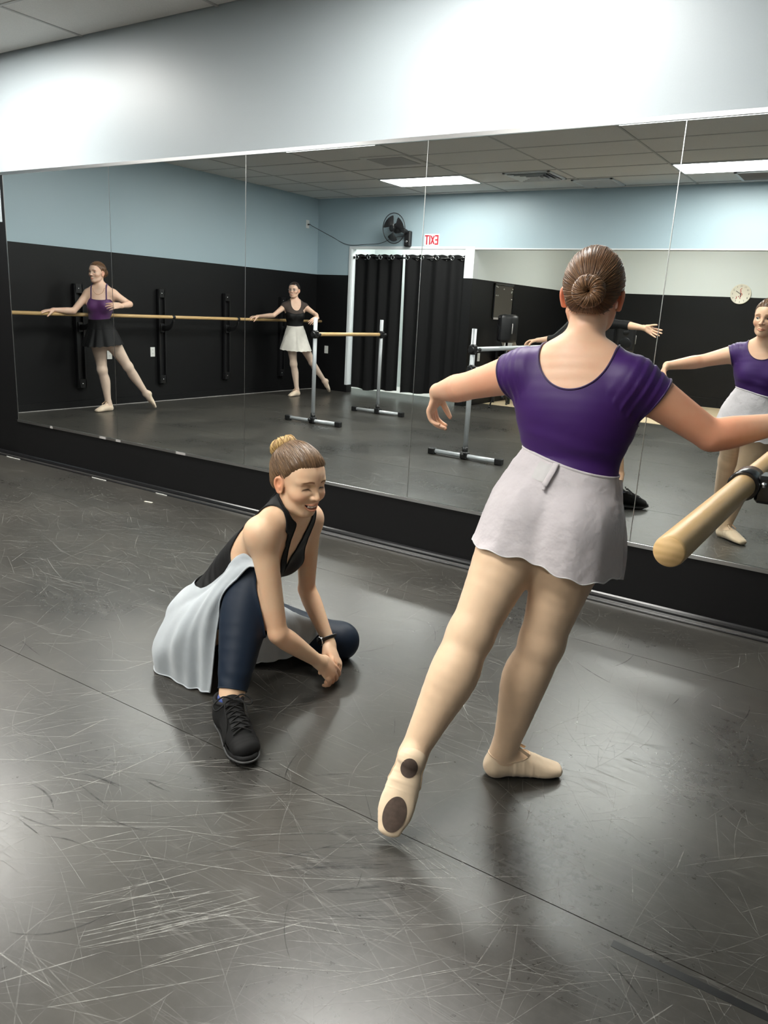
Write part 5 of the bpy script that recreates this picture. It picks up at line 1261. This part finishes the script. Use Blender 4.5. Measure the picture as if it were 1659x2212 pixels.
        tt = np.maximum(seg_t(V, J['hipR'], J['kneeR'])[0], seg_t(V, J['hipL'], J['kneeL'])[0]); return np.minimum(k, np.maximum(.10-((V-B['hipc'])@up), (tt-.30)*.3))
    garment(root, vol, 'leggings', 'legging_navy', gl, .0035, lambda V: .0010*np.sin(V[:, 2]*130+V[:, 0]*60)*np.exp(-((V[:, 2]-.16)/.05)**2), 'legging_navy', .0022)
    # grey chiffon skirt: one panel over the right thigh to the floor, one between the legs
    def surf(rows, nu=9, nv=9):
        R1 = [catmull(r_, nu) for r_ in rows]; return np.stack([catmull([R1[i][j] for i in range(len(rows))], nv) for j in range(len(R1[0]))], 1)
    def drape(rows, name, seed, amp=.006, offs=0, hemrow=True):
        G = surf(rows); a, b = G.shape[:2]; du = np.gradient(G, axis=0); dv = np.gradient(G, axis=1); N = nrm(np.cross(du, dv)); u = np.linspace(0, 1, a)[:, None]; v = np.linspace(0, 1, b)[None]
        h = amp*(np.sin(v*23+2*np.sin(u*3+seed))*.6+np.sin(v*41+seed+u*2)*.3)*np.clip(u*1.5, .15, 1)
        G = G+N*h[..., None]
        sd_ = vol.sample(G); push = np.clip(.011-sd_, 0, .016); gn = vnormals_at(vol, G.reshape(-1, 3)).reshape(G.shape); G = G+gn*push[..., None]; G[..., 2] = np.maximum(G[..., 2], .004)
        m = MB(); m.grid(G); o = putmb(name, m, 'skirt_grey', root); return G, o
    rows = [  # from the waist down; each row runs from the back centre round the right side to the front edge
        [(-1.935, -1.560, .345), (-1.955, -1.660, .350), (-1.915, -1.765, .345), (-1.835, -1.795, .350), (-1.740, -1.800, .430), (-1.640, -1.805, .530), (-1.560, -1.818, .505)],
        [(-2.030, -1.540, .250), (-2.050, -1.680, .245), (-1.985, -1.815, .240), (-1.885, -1.850, .275), (-1.790, -1.855, .350), (-1.700, -1.850, .430), (-1.617, -1.845, .482)],
        [(-2.080, -1.530, .120), (-2.110, -1.700, .110), (-2.040, -1.850, .105), (-1.930, -1.890, .140), (-1.840, -1.895, .210), (-1.770, -1.884, .270), (-1.700, -1.870, .335)],
        [(-2.110, -1.520, .006), (-2.140, -1.680, .006), (-2.085, -1.815, .006), (-1.965, -1.860, .006), (-1.870, -1.862, .006), (-1.812, -1.862, .008), (-1.752, -1.860, .020)]]
    G, sk = drape(rows, 'chiffon_skirt', 1, .011)
    edge = np.vstack([G[-1, :], G[::-1, -1]]); m = MB(); m.tube(edge+np.array([0, 0, .001]), .0028, 6); putmb('hem', m, 'skirt_grey', sk)
    rows = [[(-1.70, -1.75, .43), (-1.76, -1.66, .34), (-1.74, -1.55, .26), (-1.72, -1.46, .19)],
            [(-1.67, -1.73, .26), (-1.70, -1.65, .20), (-1.67, -1.53, .18), (-1.640, -1.43, .165)],
            [(-1.70, -1.70, .085), (-1.70, -1.60, .055), (-1.67, -1.51, .06), (-1.625, -1.43, .13)]]
    G, o = drape(rows, 'skirt_front_fold', 4, .006); m = MB(); m.tube(G[-1], .0024, 6); putmb('hem', m, 'skirt_grey', o)
    # sneaker with laces, sock
    an = np.array(J['ankR']); f = nrm(np.array([.86, -.50, 0])); rt = np.array([f[1], -f[0], 0]); up_ = np.array([0, 0, 1.]); hl = np.array([-1.590, -1.958, 0.]); toe = hl+f*.262
    P = lambda a, b, c_: hl+f*a+rt*b+up_*c_
    upp = [tube_prim([P(.035, 0, .060), P(.10, 0, .066), P(.165, .0, .054), P(.222, -.004, .040)], np.array([.038, .040, .046, .040]), np.array([.045, .048, .038, .026]), rt, 5, .02),
           tube_prim([P(.036, 0, .05), P(.045, 0, .100)], np.array([.040, .043]), np.array([.042, .045]), rt, 4, .03)]
    vs_ = Vol(upp, *bbox(upp), .0028); V, F = vs_.mesh(); V = smooth_mesh(V, F, 2, .5); V, F = clip_mesh(V, F, lambda Q: np.minimum(.112+.10*np.abs((Q-hl)@f-.045)-Q[:, 2], Q[:, 2]-.014))
    sh = put('sneaker', V, F, 'sneaker_mesh', root)
    for lp in boundary_loops(F):
        if len(lp) > 20 and V[lp][:, 2].mean() > .05: m = MB(); m.tube(loop_smooth(V[lp], 8, 2), .0065, 8, closed=True); putmb('padded_collar', m, 'knit_charcoal', sh)
    out = [(-.008, 0), (-.002, -.024), (.02, -.036), (.08, -.036), (.15, -.046), (.21, -.044), (.250, -.026), (.262, -.002), (.252, .024), (.21, .042), (.15, .042), (.08, .034), (.02, .034), (-.002, .024)]
    oc = catmull(out+[out[0]], 4)[:-1]; m = MB()
    G = [[P(a*k+.127*(1-k), b*k, z+(.012*max(0, (a-.2)/.06) if z < .03 else .006*max(0, (a-.2)/.06))) for a, b in oc] for z, k in ((.0025, .94), (.006, 1.0), (.016, 1.03), (.027, 1.0), (.030, .95))]
    m.grid(G, closed=True); m.f.append(list(range(len(oc)))[::-1]); m.mi.append(0); m.sm.append(False); putmb('sole', m, 'sneaker_rubber', sh)
    m = MB(); m.tube([P(a*1.035-.004, b*1.035, .017+.006*max(0, (a-.2)/.06)) for a, b in oc], .0035, 6, closed=True, flatten=.9); putmb('sole_stripe', m, 'sneaker_grey', sh)
    V2, F2 = vs_.mesh(.003)
    Vt, Ft = clip_mesh(V2, F2, lambda Q: np.minimum((Q-hl)@f-.205, Q[:, 2]-.018)); put('toe_cap', Vt, Ft, 'sneaker_rubber', sh)
    Vt, Ft = clip_mesh(V2, F2, lambda Q: np.minimum(np.minimum(.027-np.abs((Q-hl)@rt)-.0*Q[:, 2], (Q-hl)@f-.07), np.minimum(.185-(Q-hl)@f, Q[:, 2]-.05))); put('tongue', Vt, Ft, 'knit_charcoal', sh)
    def top_at(a, b):
        for z in np.linspace(.13, .03, 60):
            if vs_.sample(P(a, b, z)[None])[0] < .0045: return P(a, b, z)
        return P(a, b, .06)
    def lace(pts, r=.0022): m = MB(); m.tube(catmull(pts, 4), r, 6); putmb('lace', m, 'lace_cord', sh)
    for k in range(5):
        a = .100+.020*k
        lace([top_at(a, -.028), top_at(a+.004, -.012)+up_*.002, top_at(a+.014, .012)+up_*.002, top_at(a+.018, .028)]); lace([top_at(a, .028), top_at(a+.004, .012)+up_*.004, top_at(a+.014, -.012)+up_*.003, top_at(a+.018, -.028)])
    k0 = top_at(.094, 0)+up_*.010
    lace([k0, k0+rt*.03+up_*.014, k0+rt*.062+f*.01+up_*-.002, k0+rt*.058+f*.03+up_*-.012, k0+rt*.02+f*.008, k0], .0026); lace([k0, k0-rt*.03+up_*.012, k0-rt*.056+f*.012-up_*.006, k0-rt*.044+f*.03-up_*.010, k0-rt*.014+f*.01, k0], .0026)
    lace([k0, k0+rt*.030+f*.02, top_at(.16, .036)+up_*.003, P(.178, .050, .034)], .0024); lace([k0, k0-rt*.026+f*.02, top_at(.15, -.034)+up_*.003, P(.16, -.050, .036)], .0024)
    m = MB(); m.tube([an-up_*.030+f*.0, an+up_*.026], [.0400, .0385], 16); putmb('sock', m, 'sock_blue', root)
    pl = foot_prims(J['ankL'], None, (-.2, .5, .85), (-2.08, -1.62, .035), s); vl = Vol(pl, *bbox(pl), .004); V, F = vl.mesh(.007); V[:, 2] = np.maximum(V[:, 2], .003); put('sneaker', V, F, 'sneaker_mesh', root)
    # watch and ring
    d = nrm(np.array(J['wrL'])-np.array(J['elL'])); c_ = np.array(J['wrL'])-d*.022; u = nrm(np.cross(d, (0, 0, 1))); w_ = np.cross(d, u)
    wt = thing_part = MB(); wt.tube(ring_pts(c_, u*1.22, w_*1.0, .0265, 28)[:-1], .0085, 8, closed=True, flatten=.35, up=nrm(c_)) ; wo = putmb('watch', wt, 'black_plastic', root)
    fd = nrm(np.array(CAM)-c_); fd = nrm(fd-d*(fd@d)); fd = nrm(fd*.55+nrm(np.cross(d, fd))*.85)
    m = MB(); m.lathe([(0, .009), (.0145, .009), (.0175, .006), (.0175, 0)], c_+fd*.0275, fd, 22); putmb('watch_face', m, 'black_gloss', wo)
    m = MB(); m.lathe([(.0155, .0092), (.0172, .0085), (.0176, .006)], c_+fd*.0277, fd, 22); putmb('bezel', m, 'aluminium', wo)
    a_, b_ = HL[2][1], HL[2][2]; fd = nrm(b_-a_); u = nrm(np.cross(fd, (0, 0, 1))); m = MB(); m.tube(ring_pts(a_*.5+b_*.5, u, np.cross(fd, u), .0098, 18)[:-1], .0017, 6, closed=True); putmb('ring', m, 'gold', root)
teacher()

# ---- people behind the camera, seen in the mirror only (posed in mirror space)
FLIP = True
def dancer(label, J, s, fr, skin, hairm, browc, hands, top, bottom, hl=0.0, g=1.0, bust=.95, arm=1.0, leg=1.0, extra=None, shoes='slipper_light', eye=.0040, bun=(0, -.9, -.05), tights='tights_pink', gaze=(0, 1, -.05), nstr=260):
    root = person_root(label, ((J['ankR'][0]+J['ankL'][0])/2, (J['ankR'][1]+J['ankL'][1])/2, 0))
    pr, B = body_prims({k_: v_ for k_, v_ in J.items() if not k_.startswith('hand')}, s, g, bust, 1.0, arm=arm, leg=leg); pr.append(neck_prim(B, fr, s, .049)); hp = head_prims(fr, 0, eye)
    hr = hand_prims(J['wrR'], *hands[0][:2], True, s*.97, *hands[0][2:]); J['handR'] = [list(q_) for q_ in HAND_PTS]; hl_ = hand_prims(J['wrL'], *hands[1][:2], False, s*.97, *hands[1][2:]); J['handL'] = [list(q_) for q_ in HAND_PTS]
    bx = [(fr.o-np.array([.12, .12, .125]), fr.o+np.array([.12, .12, .125]), .003)]
    for hnd in (hr, hl_):
        lo, hi = bbox(hnd); bx.append((lo-.004, hi+.004, .003))
    vol = body_mesh(root, pr+hp+hr+hl_, bx, .0075, skin, fr, browc); eyes(root, fr, gaze)
    hair(root, fr, bun, hairm, nstr, 9, .036, .028, h=.0045, hl=hl)
    top(root, vol, B); 
    if tights: garment(root, vol, 'tights', tights, lambda V: (B['hipc'][2]+.02)-V[:, 2], .002, it=2)
    bottom(root, vol, B)
    if shoes:
        for sh in 'RL': slipper(root, J['ank'+sh], J['toe'+sh], J['sole'+sh], s, shoes, pad=False, h=.004, strap=True)
    if extra: extra(root, vol, B)
J1 = dict(hipR=(-7.675, 2.180, .86), hipL=(-7.545, 2.225, .86), kneeR=(-7.635, 2.205, .470), ankR=(-7.625, 2.262, .088), toeR=(-7.60, 2.072, .018), soleR=(0, 0, -1), kneeL=(-7.505, 2.458, .512), ankL=(-7.475, 2.685, .192), toeL=(-7.452, 2.800, .022), soleL=(.30, .75, -.2),
          kfR=(.2, -1, 0), kfL=(.7, -.3, .3), shR=(-7.685, 2.098, 1.308), shL=(-7.470, 2.258, 1.318), elR=(-7.725, 1.925, 1.114), wrR=(-7.782, 1.715, 1.118), elL=(-7.335, 2.372, 1.216), wrL=(-7.235, 2.180, 1.196),
          neck=(-7.582, 2.176, 1.372), waist=(-7.600, 2.165, 1.055), chest=(-7.585, 2.172, 1.225))
F1 = Frame((-7.585, 2.150, 1.540), (.20, -.97, -.04), (0, 0, 1), 1.0)
def top1(root, vol, B):
    up, ls, fs, nk = B['up'], B['ls'], B['fs'], B['neck']
    def g(V):
        q = V-nk; x = np.abs(q@ls); z = q@up; y = q@fs; line = np.where(y > 0, -.108-.25*np.maximum(0, .10-x)*0-.012*np.cos(x*14), -.175)
        body_ = np.minimum(line-z, np.minimum(arm_cut(V, J1, 'R', -.1), arm_cut(V, J1, 'L', -.1))); body_ = np.minimum(body_, (.178-x)*1.0)
        strap = np.minimum(.0048-np.abs(x-.082+.15*np.clip(z+.1, -1, 0)), z+.2); strap = np.minimum(strap, .06-z)
        return np.minimum(np.maximum(body_, strap), V[:, 2]-.86)
    garment(root, vol, 'leotard', 'leotard_plum', g, .004, None, 'binding_purple', .0026)
    P = [nk+fs*.03+ls*(.055*math.cos(a))*1.0+fs*.055*math.sin(a)-up*(.008+.055*max(0, math.sin(a))) for a in np.linspace(-.2, pi+.2, 15)]
    P = [p+vnormals_at(vol, p[None])[0]*max(0, .002-float(vol.sample(p[None])[0])) for p in P]; m = MB(); m.tube(P, .0012, 5, caps=False); putmb('necklace', m, 'gold', root)
def bot1(root, vol, B):
    G, sk = skirt(root, vol, 'ballet_skirt', 'skirt_black', (-7.603, 2.170, 1.045), (.01, .03, -1), lambda t: .012*math.cos(t), lambda t: .285+.02*math.cos(t), n=120, nh=24, gap=.007, flare=.34, folds=((9, .010, .3), (17, .004, 1.)), fwd=(.2, -1, 0), bind='skirt_black')
    m = MB(); m.tube(loop_smooth(G[8], 1), .0022, 5, closed=True); putmb('yoke_seam', m, 'knit_charcoal', sk)
dancer('dancer in plum camisole and black skirt with one hand on the wall barre', J1, 1.0, F1, 'skin_pale', 'hair_brown', (.24, .15, .10),
       (((-.02, -.95, -.12), (-.1, -.1, -1), (.10, .12, .15, .2), .05, (.35, .3, .2)), ((-.35, -.85, -.05), (-.75, .25, -.35), (.25, .3, .32, .35), .10, (.5, .4, .2))), top1, bot1, g=.97, arm=.98, bun=(0, -.95, -.02))
J2 = dict(hipR=(-7.515, 5.375, .84), hipL=(-7.400, 5.445, .84), kneeR=(-7.465, 5.395, .468), ankR=(-7.455, 5.470, .085), toeR=(-7.43, 5.275, .018), soleR=(0, 0, -1), kneeL=(-7.365, 5.700, .490), ankL=(-7.342, 5.985, .208), toeL=(-7.33, 6.100, .040), soleL=(.3, .75, -.2),
          kfR=(.3, -1, 0), kfL=(.7, -.3, .3), shR=(-7.530, 5.255, 1.285), shL=(-7.375, 5.505, 1.290), elR=(-7.575, 5.06, 1.148), wrR=(-7.770, 4.935, 1.122), elL=(-7.165, 5.505, 1.186), wrL=(-7.000, 5.330, 1.145),
          neck=(-7.455, 5.378, 1.345), waist=(-7.455, 5.395, 1.02), chest=(-7.455, 5.38, 1.20))
F2 = Frame((-7.448, 5.350, 1.512), (.34, -.94, -.02), (0, 0, 1), .98)
def top2(root, vol, B):
    up, ls, fs, nk = B['up'], B['ls'], B['fs'], B['neck']
    def base(V):
        q = V-nk; x = q@ls; z = q@up; y = q@fs; sc = (np.hypot(x/.078, np.minimum(0, z+.01)/np.where(y > 0, .105, .05))-1)*.05
        return np.minimum(np.minimum(np.minimum(sc, .05-z), np.minimum(arm_cut(V, J2, 'R', .22), arm_cut(V, J2, 'L', .22))), V[:, 2]-.84), z, x
    garment(root, vol, 'leotard', 'knit_black', lambda V: (lambda b: np.minimum(b[0], -.130-.03*np.cos(b[2]*12)-b[1]))(base(V)), .004, None, 'knit_charcoal', .002)
    garment(root, vol, 'lace_yoke', 'lace_black', lambda V: (lambda b: np.minimum(b[0], b[1]+.137+.03*np.cos(b[2]*12)))(base(V)), .0045, None, 'knit_black', .0022)
def bot2(root, vol, B):
    G, sk = skirt(root, vol, 'wrap_skirt', 'skirt_cream', (-7.455, 5.398, 1.02), (.0, .01, -1), lambda t: .012*math.cos(t), lambda t: .345+.015*math.cos(t+.5), n=110, nh=22, gap=.007, flare=.30, folds=((7, .007, .3), (13, .003, 1.)), fwd=(.5, -.8, 0), bind='skirt_cream')
    n = G.shape[1]; P = [G[j, int((.06+.16*(j/21)**.6*(1 if True else 0))*n) % n]+nrm(G[j, int((.06+.16*(j/21)**.6)*n) % n]-G[j].mean(0))*.003 for j in range(22)]; m = MB(); m.tube(P, .003, 5); putmb('wrap_edge', m, 'skirt_cream', sk)
def glasses(root, vol, B):
    m = MB()
    for s_ in (-1, 1): m.tube([F2.p(s_*.031+.020*math.cos(a), .0955-.004*abs(math.cos(a)), -.004+.0155*math.sin(a)) for a in np.linspace(0, 2*pi, 21)[:-1]], .0013, 5, closed=True)
    for s_ in (-1, 1): m.tube([F2.p(s_*.051, .090, .0), F2.p(s_*.074, .06, .004), F2.p(s_*.080, -.004, .006)], .0012, 5)
    m.tube([F2.p(-.011, .0955, -.001), F2.p(0, .100, .001), F2.p(.011, .0955, -.001)], .0012, 5); o = putmb('glasses', m, 'aluminium', root)
    for s_ in (-1, 1): m = MB(); m.lathe([(0, .0003), (.0185, 0)], F2.p(s_*.031, .0945, -.004), F2.d((0, 1, 0)), 16); putmb('lens', m, 'lens_glass', o)
dancer('dancer in glasses, black lace top and white wrap skirt at the wall barre', J2, .985, F2, 'skin_pale', 'hair_dark_brown', (.10, .07, .05),
       (((-.15, -.95, -.10), (-.1, -.1, -1), (.3, .35, .4, .4), .05, (.4, .4, .2)), ((-.05, -.75, -.35), (-.6, .1, -.5), (.3, .35, .4, .45), .06, (.4, .5, .3))), top2, bot2, g=.93, arm=.93, leg=.95, extra=glasses, bun=(0, -.95, .05))
J3 = dict(hipR=(-2.80, 4.44, .86), hipL=(-2.66, 4.42, .86), kneeR=(-2.80, 4.42, .47), ankR=(-2.80, 4.46, .095), toeR=(-2.84, 4.27, .03), soleR=(0, 0, -1), kneeL=(-2.66, 4.40, .47), ankL=(-2.65, 4.44, .095), toeL=(-2.62, 4.25, .03), soleL=(0, 0, -1),
          shR=(-2.90, 4.36, 1.262), shL=(-2.575, 4.34, 1.285), elR=(-3.045, 4.24, 1.100), wrR=(-3.235, 4.255, 1.078), elL=(-2.335, 4.20, 1.282), wrL=(-2.115, 4.12, 1.262), neck=(-2.745, 4.36, 1.335), waist=(-2.735, 4.43, 1.03), chest=(-2.735, 4.385, 1.20))
F3 = Frame((-2.745, 4.315, 1.495), (.2, -1, -.1), (0, -.05, 1), 1.0)
def top3(root, vol, B):
    up, ls, fs, nk = B['up'], B['ls'], B['fs'], B['neck']
    def g(V):
        q = V-nk; x = q@ls; z = q@up; y = q@fs; sc = (np.hypot(x/.075, np.minimum(0, z+.015)/np.where(y > 0, .095, .04))-1)*.05; k = np.minimum(sc, .05-z)
        for sh in 'RL':
            t2, r2 = seg_t(V, J3['el'+sh], J3['wr'+sh]); t3, r3 = seg_t(V, J3['sh'+sh], J3['el'+sh]); k = np.minimum(k, np.where((r2 < r3+.01) & (r2 < .2) & (t2 > .05), (.30-t2)*.23, 1))
        return np.minimum(k, V[:, 2]-.80)
    garment(root, vol, 'black_top', 'knit_black', g, .006, lambda V: .0025*vnoise(V, 60, 2), 'knit_black', .003)
def bot3(root, vol, B):
    garment(root, vol, 'trousers', 'knit_charcoal', lambda V: np.minimum(.86-V[:, 2], V[:, 2]-.09), .008, lambda V: .003*vnoise(V, 40, 5))
    for sh in 'RL':
        pr = foot_prims(J3['ank'+sh], None, (0, 0, -1), J3['toe'+sh], 1.0); v = Vol(pr, *bbox(pr), .004); V, F = v.mesh(.005); V[:, 2] = np.maximum(V[:, 2], .003); V, F = clip_mesh(V, F, lambda Q: .105-Q[:, 2]); put('shoe', V, F, 'sneaker_rubber', root)
dancer('person in a black long-sleeved top reaching one arm out beside the silver double barre', J3, 1.0, F3, 'skin_warm', 'hair_brown', (.24, .15, .10),
       (((-.9, .0, -.15), (.0, -.1, -1), (.45, .5, .55, .6), .03, (.5, .5, .3)), ((.72, .05, -.25), (-.1, -.95, .25), (.06, .08, .1, .12), .12, (.55, .1, .1))), top3, bot3, tights=None, shoes=None, bun=(0, -.8, -.4))
FLIP = False
